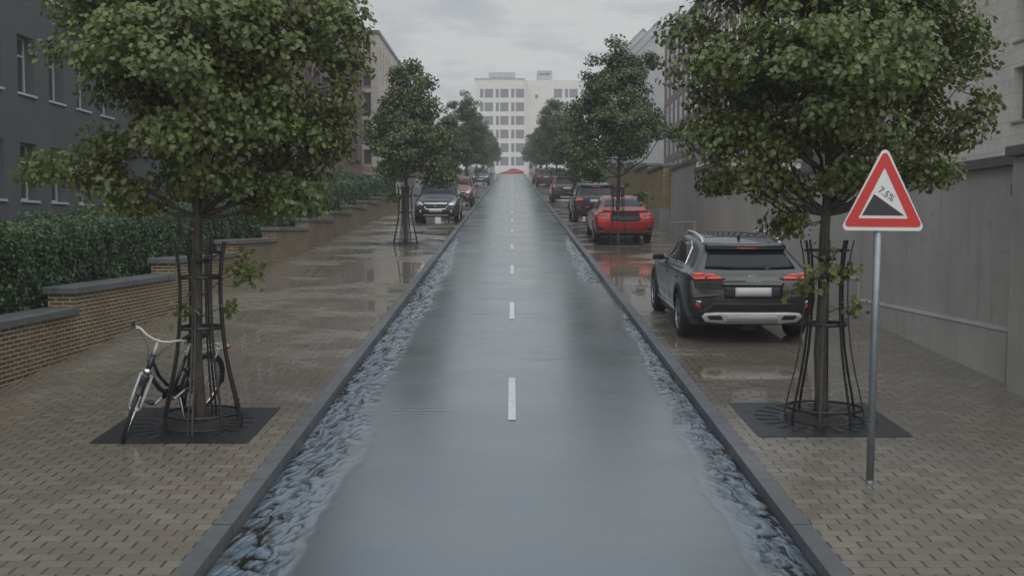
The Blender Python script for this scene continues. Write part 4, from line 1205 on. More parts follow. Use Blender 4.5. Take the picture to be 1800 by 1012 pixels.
class Car:
    def __init__(s, root, shell_obj, arches, arch_r, paint):
        s.root = root
        for (y, z) in arches:
            c = MB(); c.lathe([(0, -1.2), (arch_r, -1.2), (arch_r, 1.2), (0, 1.2)], 40, 'x', (0, y, z)); cm = c.mesh('cut')
            bm = bmesh.new(); bm.from_mesh(cm); bmesh.ops.remove_doubles(bm, verts=bm.verts, dist=1e-5); bmesh.ops.recalc_face_normals(bm, faces=bm.faces); bm.to_mesh(cm); bm.free()
            co = bpy.data.objects.new('cut', cm); COL.objects.link(co)
            md = shell_obj.modifiers.new('b', 'BOOLEAN'); md.object = co; md.operation = 'DIFFERENCE'; md.solver = 'EXACT'; s.__dict__.setdefault('cuts', []).append(co)
        full = shell_obj.modifiers
        me = evaluated(shell_obj)
        # uncut surface for laying parts on
        for m in list(full):
            if m.type == 'BOOLEAN': m.show_viewport = False; m.show_render = False
        raw = evaluated(shell_obj)
        s.bvh = BVHTree.FromPolygons([v.co.copy() for v in raw.vertices], [tuple(p.vertices) for p in raw.polygons])
        bpy.data.objects.remove(shell_obj)
        for c in s.cuts: bpy.data.objects.remove(c)
        me.materials.clear(); me.materials.append(M[paint]); me.materials.append(M['plastic'])
        lo = [(y, z) for y, z in arches]
        for p in me.polygons:
            p.use_smooth = True; p.material_index = 0
            c = p.center
            if any(math.hypot(c.y - y, c.z - z) < arch_r + .004 and abs(p.normal.x) < .6 and (p.normal.dot(Vector((0, y - c.y, z - c.z))) > 0) for y, z in lo): p.material_index = 1; p.use_smooth = False
            if p.normal.z < -.75 and c.z < .5: p.material_index = 1
        s.body = link('body', me, None, root)
    def patch(s, name, mat, poly, view, off=.004, depth=.02, parent=None, smooth=0, step=.055, side=1, label=None):
        """a panel of the given outline laid on the body. view 'r' rear, 'f' front: poly in (x, z); 's' side: poly in (y, z); 't' top: poly in (x, y)"""
        if smooth: poly = smooth_poly(poly, smooth)
        bm = bmesh.new()
        vv = [bm.verts.new((a, b, 0)) for a, b in densify(poly, step)]; bm.faces.new(vv)
        xs = [p[0] for p in poly]; ys = [p[1] for p in poly]
        for ax, lo, hi in ((0, min(xs), max(xs)), (1, min(ys), max(ys))):
            v = lo + step
            while v < hi - step * .3:
                no = Vector((1, 0, 0)) if ax == 0 else Vector((0, 1, 0)); co = no * v
                bmesh.ops.bisect_plane(bm, geom=bm.verts[:] + bm.edges[:] + bm.faces[:], plane_co=co, plane_no=no); v += step
        ok = True; last = None
        for v in bm.verts:
            a, b = v.co.x, v.co.y
            if view == 'r': o_, d = Vector((a, -3, b)), Vector((0, 1, 0))
            elif view == 'f': o_, d = Vector((a, 8, b)), Vector((0, -1, 0))
            elif view == 's': o_, d = Vector((side * 3, a, b)), Vector((-side, 0, 0))
            else: o_, d = Vector((a, b, 4)), Vector((0, 0, -1))
            hit = s.bvh.ray_cast(o_, d)
            if hit[0] is None:
                hit2 = s.bvh.find_nearest(last if last is not None else o_ + d * 2)
                q = hit2[0].copy()
                if view in 'rf': q.x, q.z = a, b
                v.co = q - d * off
            else:
                nrm = hit[1]
                if nrm.dot(d) > 0: nrm = -nrm
                v.co = hit[0] + nrm * off; last = hit[0]
        bmesh.ops.recalc_face_normals(bm, faces=bm.faces)
        want = {'r': Vector((0, -1, 0)), 'f': Vector((0, 1, 0)), 's': Vector((side, 0, 0)), 't': Vector((0, 0, 1))}[view]
        avg = Vector()
        for f in bm.faces: avg += f.normal * f.calc_area()
        if avg.dot(want) < 0: bmesh.ops.reverse_faces(bm, faces=bm.faces)
        ret = bmesh.ops.extrude_face_region(bm, geom=bm.faces[:])
        newv = [g for g in ret['geom'] if isinstance(g, bmesh.types.BMVert)]; newf = set(g for g in ret['geom'] if isinstance(g, bmesh.types.BMFace))
        olds = [f for f in bm.faces if f not in newf]
        # the first faces sink inside; extruded copies stay outside
        nv = set(newv)
        for v in bm.verts:
            if v not in nv: v.co -= want * depth
        for f in bm.faces: f.smooth = f in newf
        bmesh.ops.recalc_face_normals(bm, faces=bm.faces)
        me = bpy.data.meshes.new(name); bm.to_mesh(me); bm.free()
        o = link(name, me, mat, parent or s.root)
        if label: o['label'] = label
        return o
    def both(s, name, mat, poly, view, **k):
        a = s.patch(name, mat, poly, view, side=-1, **k)
        if view == 's': b = s.patch(name, mat, poly, view, side=1, **k)
        else: b = s.patch(name, mat, [(-x, z) for x, z in poly], view, **k)
        return a, b
    def wheels(s, ys, tx, r, w, style='five', detail=True):
        for y in ys:
            for sd in (-1, 1):
                t = MB(); hw = w / 2
                t.lathe([(r * .66, -hw), (r * .80, -hw * 1.03), (r * .94, -hw * .96), (r * .985, -hw * .78), (r, -hw * .5), (r, hw * .5), (r * .985, hw * .78), (r * .94, hw * .96), (r * .80, hw * 1.03), (r * .66, hw)], 44, 'x', closed=True)
                wo = t.build('wheel', 'rubber', s.root); wo.location = (sd * tx, y, r)
                d = MB(); R0 = r * .67
                bl = MB(); bl.lathe([(R0 * .97, sd * hw * .72), (R0 * .93, sd * hw * .70), (R0 * .93, -sd * hw * .4), (R0, -sd * hw * .9)], 40, 'x'); bl.build('barrel', 'plastic', wo)
                d.lathe([(R0 * 1.01, sd * hw * .99), (R0 * .97, sd * hw * .96), (R0 * .955, sd * hw * .74), (R0 * .97, sd * hw * .70)], 40, 'x')
                nsp = 5 if style == 'five' else 7
                for k in range(nsp):
                    a = 2 * math.pi * k / nsp + .3
                    for da in ((-.17, .17) if style == 'five' else (0,)):
                        c0, s0 = math.cos(a), math.sin(a); c1, s1 = math.cos(a + da), math.sin(a + da)
                        pts = [(sd * hw * .62, .03 * c0, .03 * s0), (sd * hw * .70, R0 * .5 * math.cos(a + da * .55), R0 * .5 * math.sin(a + da * .55)), (sd * hw * .80, R0 * .95 * c1, R0 * .95 * s1)]
                        d.strip(pts, .030 if style == 'five' else .045, .022, lambda i: (0, -s1, c1))
                d.lathe([(0, sd * hw * .78), (.03, sd * hw * .78), (.04, sd * hw * .60), (.05, sd * hw * .55)], 16, 'x')
                d.build('rim', 'alloy', wo)
                b = MB(); b.lathe([(0, sd * hw * .28), (R0 * .92, sd * hw * .28)], 30, 'x'); b.build('brake_disc', 'plastic', wo)

def side_handle(c, y, z, mat):
    for sd in (-1, 1):
        h = c.bvh.ray_cast(Vector((sd * 3, y, z)), Vector((-sd, 0, 0)))
        if h[0] is None: continue
        x = h[0].x
        b = MB(); a0, a1 = sorted((x - sd * .01, x + sd * .022)); b.box((a0, y - .085, z - .014), (a1, y + .085, z + .014)); b.build('door_handle', mat, c.root, bevel=.009)

def mirrors(c, y, z, x, mat, low=None):
    for sd in (-1, 1):
        m = MB(); m.lathe([(.005, -.085), (.05, -.08), (.072, -.03), (.078, .03), (.06, .085), (.004, .10)], 16, 'x')
        me = m.build('door_mirror', mat, c.root)
        me.location = (sd * (x + .085), y, z); me.scale = (1.05 * sd, .62, .78)
        st = MB(); st.tube([(sd * -.14, .03, -.04), (sd * -.04, .0, -.01)], .022, 8); q = st.build('mirror_stalk', 'plastic', me); q.scale = (1 / (1.05 * sd) * 1, 1, 1); q.location = (0, 0, 0)
        g = MB(); g.box((-.065, -.082, -.045), (.065, -.074, .045)); g.build('mirror_glass', 'car_glass', me, bevel=.012)
        if low: l = MB(); l.box((-.06, -.055, -.075), (.06, .055, -.052)); l.build('mirror_cap', low, me, bevel=.008)

def rails(c, pts, r, mat):
    for sd in (-1, 1):
        m = MB(); m.tube([(sd * x, y, z) for x, y, z in pts], r, 8)
        m.build('roof_rail', mat, c.root)

def crease_set(n, h, belt=(3, 4)):
    return [
        (lambda a, b: a[1] == b[1] == 0, .9),
        (lambda a, b: a[1] == b[1] == h - 1 and a[2] == b[2] and a[2] in (0, len(FR) - 1), .45),
        (lambda a, b: a[1] == b[1] == belt[0] and a[2] == b[2] and a[2] in (0, len(FR) - 1), .35),
        (lambda a, b: a[1] == b[1] == belt[1] and a[2] == b[2] and a[2] in (0, len(FR) - 1), .55),
        (lambda a, b: a[0] == b[0] == 0 and a[2] == b[2] and a[2] in (0, len(FR) - 1), .35),
        (lambda a, b: a[0] == b[0] == 0 and a[1] == b[1] == h - 1, .6),
        (lambda a, b: a[0] == b[0] == 0 and a[1] == b[1] == belt[1], .25),
        (lambda a, b: a[0] == b[0] == n - 1 and a[2] == b[2] and a[2] in (0, len(FR) - 1), .2),
    ]

def place_car(t, x, y, yaw=0.):
    """y is the end that faces the camera"""
    t.location = (x, y, gz(y)); t.rotation_euler = (Matrix.Rotation(ANG, 4, 'X') @ Matrix.Rotation(yaw, 4, 'Z')).to_euler()

# ---- grey crossover
def build_crossover():
    t = thing('crossover_car', 'graphite grey crossover with roof rails and silver rear skid plate parked beside the concrete wall', 'car', group='cars parked on the right pavement')
    st = [
        [(.14, .70, .27), (.035, .86, .44), (.0, .885, .70), (.09, .875, .975), (.22, .79, 1.035), (.60, .565, 1.325)],
        [(.26, .80, .25), (.20, .905, .44), (.18, .925, .70), (.24, .905, .975), (.44, .83, 1.04), (.88, .595, 1.385)],
        [(.82, .83, .20), (.80, .915, .42), (.80, .935, .70), (.84, .915, .965), (.92, .825, 1.03), (1.28, .615, 1.425)],
        [(1.45, .84, .19), (1.45, .905, .42), (1.45, .915, .70), (1.45, .900, .935), (1.48, .815, .995), (1.78, .625, 1.44)],
        [(2.15, .84, .19), (2.15, .905, .42), (2.15, .915, .70), (2.15, .900, .915), (2.15, .81, .97), (2.25, .61, 1.42)],
        [(2.95, .84, .19), (2.95, .905, .42), (2.95, .920, .68), (2.92, .895, .895), (2.90, .795, .945), (2.52, .57, 1.375)],
        [(3.30, .83, .20), (3.30, .915, .42), (3.32, .925, .68), (3.30, .88, .875), (3.28, .77, .92), (3.20, .66, .955)],
        [(3.85, .80, .22), (3.88, .885, .42), (3.90, .885, .62), (3.90, .82, .80), (3.88, .73, .85), (3.86, .62, .875)],
        [(4.18, .66, .25), (4.28, .76, .42), (4.28, .77, .58), (4.22, .72, .71), (4.17, .66, .765), (4.12, .55, .79)],
    ]
    o = car_shell(st, .03, .045, .12, crease_set(len(st), 6))
    c = Car(t, o, ((.80, .33), (3.36, .33)), .385, 'paint_grey')
    c.wheels((.80, 3.36), .80, .335, .225)
    # rear
    rw = c.patch('rear_window', 'car_glass', [(-.64, 1.055), (-.30, 1.045), (.30, 1.045), (.64, 1.055), (.545, 1.268), (-.545, 1.268)], 'r', off=.006)
    c.patch('rear_spoiler', 'paint_grey', [(-.57, 1.292), (.57, 1.292), (.545, 1.338), (-.545, 1.338)], 'r', off=.055, depth=.09)
    c.patch('spoiler_edge', 'plastic', [(-.565, 1.272), (.565, 1.272), (.57, 1.290), (-.57, 1.290)], 'r', off=.050, depth=.09)
    c.patch('brake_light', 'lamp_dim', [(-.16, 1.276), (.16, 1.276), (.16, 1.288), (-.16, 1.288)], 'r', off=.054, depth=.01)
    wp = MB(); wp.tube([(0.03, -.0, 1.07), (.16, .0, 1.085), (.33, .02, 1.075)], .009, 6); w = wp.build('rear_wiper', 'plastic', t); w.location = (0, .235, .01)
    for sd in (-1, 1):
        l = c.patch('tail_light', 'lamp_dark', [(sd * a, b) for a, b in ((.375, .935), (.42, .915), (.86, .912), (.90, .935), (.90, 1.005), (.60, 1.012))], 'r', off=.008, depth=.05)
        c.patch('light_bar', 'lamp_red', [(sd * a, b) for a, b in ((.425, .925), (.635, .921), (.635, .948), (.445, .952))], 'r', off=.013, depth=.012, parent=l)
        c.patch('light_bar', 'lamp_red', [(sd * a, b) for a, b in ((.655, .921), (.82, .921), (.82, .945), (.655, .947))], 'r', off=.013, depth=.012, parent=l)
        c.patch('light_bar', 'lamp_red', [(sd * a, b) for a, b in ((.655, .972), (.83, .970), (.83, .995), (.665, .997))], 'r', off=.013, depth=.012, parent=l)
        c.patch('light_bar', 'lamp_red', [(sd * a, b) for a, b in ((.50, .967), (.635, .965), (.635, .985), (.54, .987))], 'r', off=.013, depth=.012, parent=l)
        rf = c.patch('rear_reflector', 'lamp_dim', [(sd * a, b) for a, b in ((.72, .515), (.80, .560), (.79, .605), (.735, .575))], 'r', off=.008, depth=.02)
        c.patch('fog_light', 'lamp_clear', [(sd * a, b) for a, b in ((.735, .590), (.795, .615), (.785, .635), (.70, .628))], 'r', off=.008, depth=.02)
        c.patch('bumper_crease', 'paint_grey', [(sd * a, b) for a, b in ((.42, .735), (.82, .700), (.86, .670), (.82, .655), (.46, .69))], 'r', off=.010, depth=.03, smooth=1)
    c.patch('plate_recess', 'plastic', [(-.40, .665), (.40, .665), (.42, .845), (-.42, .845)], 'r', off=.003, depth=.02)
    c.patch('number_plate', 'plate', [(-.25, .695), (.25, .695), (.25, .812), (-.25, .812)], 'r', off=.018, depth=.02)
    c.patch('tailgate_lip', 'paint_grey', [(-.44, .845), (.44, .845), (.42, .875), (-.42, .875)], 'r', off=.022, depth=.04)
    c.patch('lower_bumper', 'plastic', [(-.55, .60), (.55, .60), (.66, .52), (.80, .45), (.84, .36), (.66, .30), (-.66, .30), (-.84, .36), (-.80, .45), (-.66, .52)], 'r', off=.006, depth=.03)
    sk = c.patch('skid_plate', 'silver', [(-.50, .478), (.50, .478), (.66, .465), (.70, .42), (.64, .340), (.40, .318), (-.40, .318), (-.64, .340), (-.70, .42), (-.66, .465)], 'r', off=.035, depth=.06)
    for sd in (-1, 1): c.patch('exhaust_tip', 'plastic', [(sd * a, b) for a, b in ((.40, .378), (.58, .378), (.625, .415), (.60, .44), (.44, .44))], 'r', off=.040, depth=.02, parent=sk)
    c.patch('skid_recess', 'skid_grey', [(-.36, .335), (.36, .335), (.34, .435), (-.34, .435)], 'r', off=.0375, depth=.02, parent=sk)
    # emblem and lettering
    h = c.bvh.ray_cast(Vector((0, -3, .952)), Vector((0, 1, 0)))[0]
    e = MB(); e.lathe([(.066, -.004), (.072, -.004), (.072, .004), (.066, .004)], 28, 'y', closed=True); eo = e.build('badge', 'silver', t); eo.location = (0, h.y - .008, .952); eo.scale = (1, 1, .50)
    o2 = link('lettering', text_mesh('KIA', .066, .002), 'sign_white', eo); o2.matrix_local = Matrix.Scale(2, 4, (0, 0, 1)) @ Matrix.Rotation(R(90), 4, 'X')
    h = c.bvh.ray_cast(Vector((0, -3, .893)), Vector((0, 1, 0)))[0]
    o2 = link('lettering', text_mesh('X C E E D', .046, .002), 'sign_white', t); o2.matrix_local = Matrix.Translation((0, h.y - .028, .895)) @ Matrix.Rotation(R(90), 4, 'X')
    # sides
    c.both('quarter_window', 'car_glass', [(.70, 1.075), (.76, 1.075), (.98, 1.29), (.93, 1.29)], 's', off=.004)
    c.both('side_window', 'car_glass', [(.88, 1.062), (1.62, 1.020), (1.66, 1.345), (1.32, 1.345), (1.08, 1.285)], 's', off=.004)
    c.both('side_window', 'car_glass', [(1.70, 1.016), (2.62, .985), (2.30, 1.285), (1.96, 1.345), (1.70, 1.345)], 's', off=.004)
    c.both('window_trim', 'chrome', [(.82, 1.042), (1.64, .998), (2.68, .963), (2.68, .978), (1.64, 1.014), (.82, 1.058)], 's', off=.007, depth=.012)
    c.both('window_trim', 'chrome', [(.82, 1.06), (.85, 1.055), (1.06, 1.285), (1.32, 1.357), (1.32, 1.37), (1.03, 1.298)], 's', off=.007, depth=.012)
    c.both('sill_cladding', 'plastic', [(1.18, .20), (2.97, .20), (2.97, .335), (1.18, .345)], 's', off=.012, depth=.03)
    c.both('sill_strip', 'silver', [(1.22, .325), (2.94, .315), (2.94, .335), (1.22, .348)], 's', off=.018, depth=.02)
    arc = lambda yc, r0, r1, a0, a1: [(yc + r0 * math.cos(R(a)), .33 + r0 * math.sin(R(a))) for a in range(a0, a1 + 1, 9)] + [(yc + r1 * math.cos(R(a)), .33 + r1 * math.sin(R(a))) for a in range(a1, a0 - 1, -9)]
    for yc in (.80, 3.36): c.both('arch_cladding', 'plastic', arc(yc, .388, .455, -9, 189), 's', off=.010, depth=.03, step=.09)
    for seam in ([(1.655, .36), (1.665, .36), (1.672, 1.0), (1.662, 1.0)], [(2.80, .36), (2.81, .36), (2.80, .93), (2.79, .93)], [(.92, .80), (1.10, .60), (1.11, .60), (.93, .80), (.80, 1.03), (.79, 1.03)]):
        c.both('door_seam', 'plastic', seam, 's', off=.0012, depth=.004)
    side_handle(c, 1.05, .86, 'paint_grey'); side_handle(c, 1.98, .84, 'paint_grey')
    mirrors(c, 2.56, 1.0, .86, 'plastic', 'silver')
    rails(c, [(.565, .80, 1.37), (.560, .92, 1.425), (.560, 1.12, 1.455), (.565, 1.5, 1.475), (.55, 2.0, 1.462), (.54, 2.22, 1.435), (.53, 2.34, 1.395)], .018, 'silver')
    c.patch('sunroof', 'car_glass', [(-.46, 1.15), (.46, 1.15), (.44, 2.15), (-.44, 2.15)], 't', off=.004, smooth=0)
    f = MB(); f.prism([(.0, 0), (.14, 0), (.03, .075), (.0, .075)], .03); fo = f.build('antenna_fin', 'plastic', t, bevel=.006); fo.rotation_euler = (0, 0, R(90)); fo.location = (.015, .95, 1.405)
    c.patch('windscreen', 'car_glass', [(-.68, 3.10), (.68, 3.10), (.53, 2.56), (-.53, 2.56)], 't', off=.004)
    ex = MB(); ex.box((-.62, .45, .22), (.62, 3.9, .34)); ex.build('underbody', 'plastic', t)
    cr = MB(); cr.box((-.1, .25, .16), (.12, .7, .30)); cr.build('silencer', 'plastic', t, bevel=.03)
    place_car(t, 3.36, 13.89)
    return t

# ---- red saloon with a fastback tail
def saloon_shell(paint, t):
    st = [
        [(.12, .74, .28), (.03, .86, .44), (.0, .89, .66), (.05, .87, .86), (.09, .80, .97), (.14, .68, 1.005)],
        [(.30, .80, .24), (.25, .905, .44), (.25, .92, .66), (.28, .905, .86), (.34, .82, .95), (.56, .66, 1.075)],
        [(.95, .83, .20), (.95, .91, .42), (.95, .925, .66), (.95, .91, .87), (.98, .80, .955), (1.20, .60, 1.335)],
        [(1.55, .84, .19), (1.55, .90, .42), (1.55, .915, .66), (1.55, .90, .87), (1.55, .80, .945), (1.72, .59, 1.40)],
        [(2.25, .84, .19), (2.25, .90, .42), (2.25, .915, .66), (2.25, .895, .86), (2.25, .80, .93), (2.28, .58, 1.39)],
        [(3.10, .84, .19), (3.10, .90, .42), (3.10, .915, .64), (3.08, .885, .83), (3.05, .78, .90), (2.65, .55, 1.325)],
        [(3.45, .83, .20), (3.45, .905, .42), (3.45, .915, .62), (3.45, .86, .80), (3.42, .76, .86), (3.34, .64, .90)],
        [(4.10, .80, .21), (4.12, .87, .40), (4.12, .86, .56), (4.10, .80, .71), (4.06, .72, .765), (4.02, .60, .79)],
        [(4.45, .64, .24), (4.54, .74, .38), (4.54, .74, .52), (4.48, .70, .62), (4.43, .64, .68), (4.38, .52, .70)],
    ]
    o = car_shell(st, .03, .05, .14, crease_set(len(st), 6))
    c = Car(t, o, ((.95, .32), (3.62, .32)), .365, paint)
    c.wheels((.95, 3.62), .80, .32, .215, 'seven')
    c.patch('rear_window', 'car_glass', [(-.60, .62), (.60, .62), (.52, 1.22), (-.52, 1.22)], 't', off=.004)
    c.patch('windscreen', 'car_glass', [(-.68, 3.22), (.68, 3.22), (.52, 2.68), (-.52, 2.68)], 't', off=.004)
    c.both('side_window', 'car_glass', [(.95, .985), (1.70, .975), (1.72, 1.31), (1.30, 1.275)], 's', off=.004)
    c.both('side_window', 'car_glass', [(1.76, .972), (2.85, .945), (2.48, 1.235), (2.15, 1.31), (1.76, 1.315)], 's', off=.004)
    c.both('window_trim', 'chrome', [(.90, .962), (1.72, .952), (2.90, .925), (2.90, .938), (1.72, .967), (.92, .978)], 's', off=.006, depth=.012)
    c.both('window_trim', 'chrome', [(.92, .97), (.95, .97), (1.30, 1.285), (1.74, 1.325), (2.16, 1.32), (2.16, 1.332), (1.74, 1.34), (1.28, 1.30)], 's', off=.006, depth=.012)
    c.both('sill_cladding', 'plastic', [(1.30, .20), (3.26, .20), (3.26, .30), (1.30, .30)], 's', off=.008, depth=.03)
    for seam in ([(1.735, .33), (1.744, .33), (1.75, .94), (1.741, .94)], [(2.95, .33), (2.96, .33), (2.95, .88), (2.94, .88)]):
        c.both('door_seam', 'plastic', seam, 's', off=.0012, depth=.004)
    side_handle(c, 1.25, .82, paint); side_handle(c, 2.05, .80, paint)
    mirrors(c, 2.72, .96, .86, paint)
    ex = MB(); ex.box((-.62, .4, .22), (.62, 4.1, .33)); ex.build('underbody', 'plastic', t)
    return c

def build_saloon():
    t = thing('saloon_car', 'bright red fastback saloon with wide red tail lamps behind the second right tree', 'car', group='cars parked on the right pavement')
    c = saloon_shell('paint_red', t)
    # black panel between the lamps with a second small window
    c.patch('tail_panel', 'plastic', [(-.44, .70), (.44, .70), (.46, .93), (.40, .975), (-.40, .975), (-.46, .93)], 'r', off=.004, depth=.02)
    c.patch('lower_tail_window', 'car_glass', [(-.40, .87), (.40, .87), (.38, .955), (-.38, .955)], 'r', off=.008, depth=.01)
    c.patch('number_plate', 'plastic', [(-.26, .69), (.26, .69), (.26, .79), (-.26, .79)], 'r', off=.012, depth=.01)
    for sd in (-1, 1):
        P = lambda q: [(sd * a, b) for a, b in q]
        l = c.patch('tail_light', 'lamp_dark', P(((.40, .95), (.47, .755), (.80, .775), (.91, .84), (.88, .90), (.66, .955))), 'r', off=.008, depth=.05)
        c.patch('light_bar', 'lamp_red', P(((.42, .945), (.66, .942), (.86, .89), (.87, .865), (.66, .912), (.45, .912))), 'r', off=.014, depth=.012, parent=l)
        c.patch('light_bar', 'lamp_red', P(((.48, .79), (.50, .765), (.79, .785), (.88, .835), (.85, .855), (.77, .815))), 'r', off=.014, depth=.012, parent=l)
        c.patch('light_bar', 'lamp_red', P(((.46, .90), (.49, .79), (.55, .80), (.52, .895))), 'r', off=.014, depth=.012, parent=l)
        c.patch('bumper_vent', 'plastic', P(((.60, .42), (.84, .40), (.87, .50), (.84, .575), (.66, .50))), 'r', off=.006, depth=.02)
        c.patch('vent_trim', 'lamp_dim', P(((.60, .405), (.84, .385), (.86, .40), (.62, .425))), 'r', off=.012, depth=.02)
    c.patch('boot_lip', 'paint_red', [(-.70, .975), (.70, .975), (.68, 1.01), (-.68, 1.01)], 'r', off=.030, depth=.05)
    c.patch('bumper_line', 'lamp_dark', [(-.58, .66), (.58, .66), (.58, .672), (-.58, .672)], 'r', off=.004, depth=.01)
    c.patch('lower_bumper', 'plastic', [(-.80, .25), (.80, .25), (.80, .36), (.50, .375), (-.50, .375), (-.80, .36)], 'r', off=.008, depth=.03)
    place_car(t, 3.47, 30.6)
    return t

# ---- tall sport utility shell used by several cars
def suv_shell(t, paint, rail='plastic'):
    st = [
        [(.12, .74, .30), (.03, .86, .48), (.0, .89, .74), (.05, .88, 1.02), (.09, .82, 1.09), (.30, .64, 1.50)],
        [(.26, .80, .27), (.20, .905, .48), (.18, .92, .74), (.20, .91, 1.02), (.28, .84, 1.09), (.52, .655, 1.56)],
        [(.85, .83, .23), (.85, .91, .46), (.85, .925, .74), (.85, .91, 1.00), (.88, .83, 1.07), (1.05, .66, 1.60)],
        [(1.55, .84, .22), (1.55, .90, .46), (1.55, .91, .74), (1.55, .90, .985), (1.55, .82, 1.05), (1.65, .655, 1.61)],
        [(2.15, .84, .22), (2.15, .90, .46), (2.15, .91, .74), (2.15, .895, .975), (2.15, .82, 1.04), (2.20, .64, 1.59)],
        [(2.85, .84, .22), (2.85, .90, .46), (2.85, .915, .72), (2.84, .89, .96), (2.82, .80, 1.02), (2.48, .60, 1.54)],
        [(3.20, .83, .23), (3.20, .91, .46), (3.20, .92, .72), (3.20, .88, .94), (3.18, .79, 1.00), (3.14, .70, 1.035)],
        [(3.78, .80, .25), (3.82, .89, .46), (3.84, .89, .70), (3.84, .84, .89), (3.82, .76, .945), (3.80, .66, .975)],
        [(4.08, .68, .28), (4.20, .79, .44), (4.20, .80, .62), (4.15, .77, .78), (4.10, .70, .86), (4.04, .60, .90)],
    ]
    o = car_shell(st, .03, .05, .12, crease_set(len(st), 6))
    c = Car(t, o, ((.80, .345), (3.34, .345)), .395, paint)
    c.wheels((.80, 3.34), .80, .345, .225)
    c.patch('windscreen', 'car_glass', [(-.73, 3.06), (.73, 3.06), (.56, 2.54), (-.56, 2.54)], 't', off=.004)
    c.both('side_window', 'car_glass', [(.72, 1.12), (1.62, 1.075), (1.64, 1.50), (.95, 1.48)], 's', off=.004)
    c.both('side_window', 'car_glass', [(1.68, 1.073), (2.62, 1.045), (2.34, 1.42), (2.10, 1.50), (1.68, 1.505)], 's', off=.004)
    c.both('sill_cladding', 'plastic', [(1.20, .23), (2.95, .23), (2.95, .37), (1.20, .38)], 's', off=.010, depth=.03)
    for seam in ([(1.645, .40), (1.655, .40), (1.66, 1.05), (1.65, 1.05)], [(2.76, .40), (2.77, .40), (2.76, 1.0), (2.75, 1.0)]):
        c.both('door_seam', 'plastic', seam, 's', off=.0012, depth=.004)
    side_handle(c, 1.05, .93, paint); side_handle(c, 1.96, .91, paint)
    mirrors(c, 2.56, 1.08, .86, paint)
    rails(c, [(.60, .50, 1.565), (.60, .65, 1.605), (.59, 1.4, 1.645), (.58, 2.1, 1.625), (.57, 2.28, 1.585)], .017, rail)
    ex = MB(); ex.box((-.62, .45, .24), (.62, 3.8, .36)); ex.build('underbody', 'plastic', t)
    return c

def suv_rear(c, paint, kind):
    t = c.root
    c.patch('rear_window', 'car_glass', [(-.66, 1.12), (.66, 1.12), (.60, 1.43), (-.60, 1.43)], 'r', off=.006)
    c.patch('rear_spoiler', paint, [(-.62, 1.455), (.62, 1.455), (.60, 1.51), (-.60, 1.51)], 'r', off=.055, depth=.09)
    c.patch('brake_light', 'lamp_red', [(-.17, 1.436), (.17, 1.436), (.17, 1.452), (-.17, 1.452)], 'r', off=.056, depth=.03)
    c.patch('number_plate', 'plate', [(-.25, .845), (.25, .845), (.25, .955), (-.25, .955)], 'r', off=.010, depth=.01)
    c.patch('lower_bumper', 'plastic', [(-.80, .31), (.80, .31), (.84, .46), (.70, .56), (-.70, .56), (-.84, .46)], 'r', off=.006, depth=.03)
    c.patch('skid_plate', 'silver' if kind == 'b' else 'coping', [(-.34, .33), (.34, .33), (.42, .43), (-.42, .43)], 'r', off=.014, depth=.03)
    for sd in (-1, 1):
        P = lambda q: [(sd * a, b) for a, b in q]
        if kind == 'a':
            l = c.patch('tail_light', 'lamp_dark', P(((.48, .93), (.86, .86), (.90, .99), (.86, 1.05), (.62, 1.03))), 'r', off=.008, depth=.05)
            c.patch('light_bar', 'lamp_red', P(((.52, .945), (.84, .89), (.87, .95), (.62, 1.0))), 'r', off=.014, depth=.012, parent=l)
        else:
            l = c.patch('tail_light', 'lamp_dark', P(((.66, .88), (.86, .86), (.90, 1.06), (.84, 1.16), (.70, 1.10))), 'r', off=.008, depth=.05)
            c.patch('light_bar', 'lamp_red', P(((.69, .95), (.86, .93), (.88, 1.05), (.83, 1.12), (.72, 1.08))), 'r', off=.014, depth=.012, parent=l)
        c.patch('rear_reflector', 'lamp_dim', P(((.66, .58), (.76, .58), (.77, .64), (.67, .63))), 'r', off=.010, depth=.02)
    wp = MB(); wp.tube([(0, 0, 1.13), (.30, .012, 1.15)], .008, 6); w = wp.build('rear_wiper', 'plastic', t); w.location = (0, .07, 0)

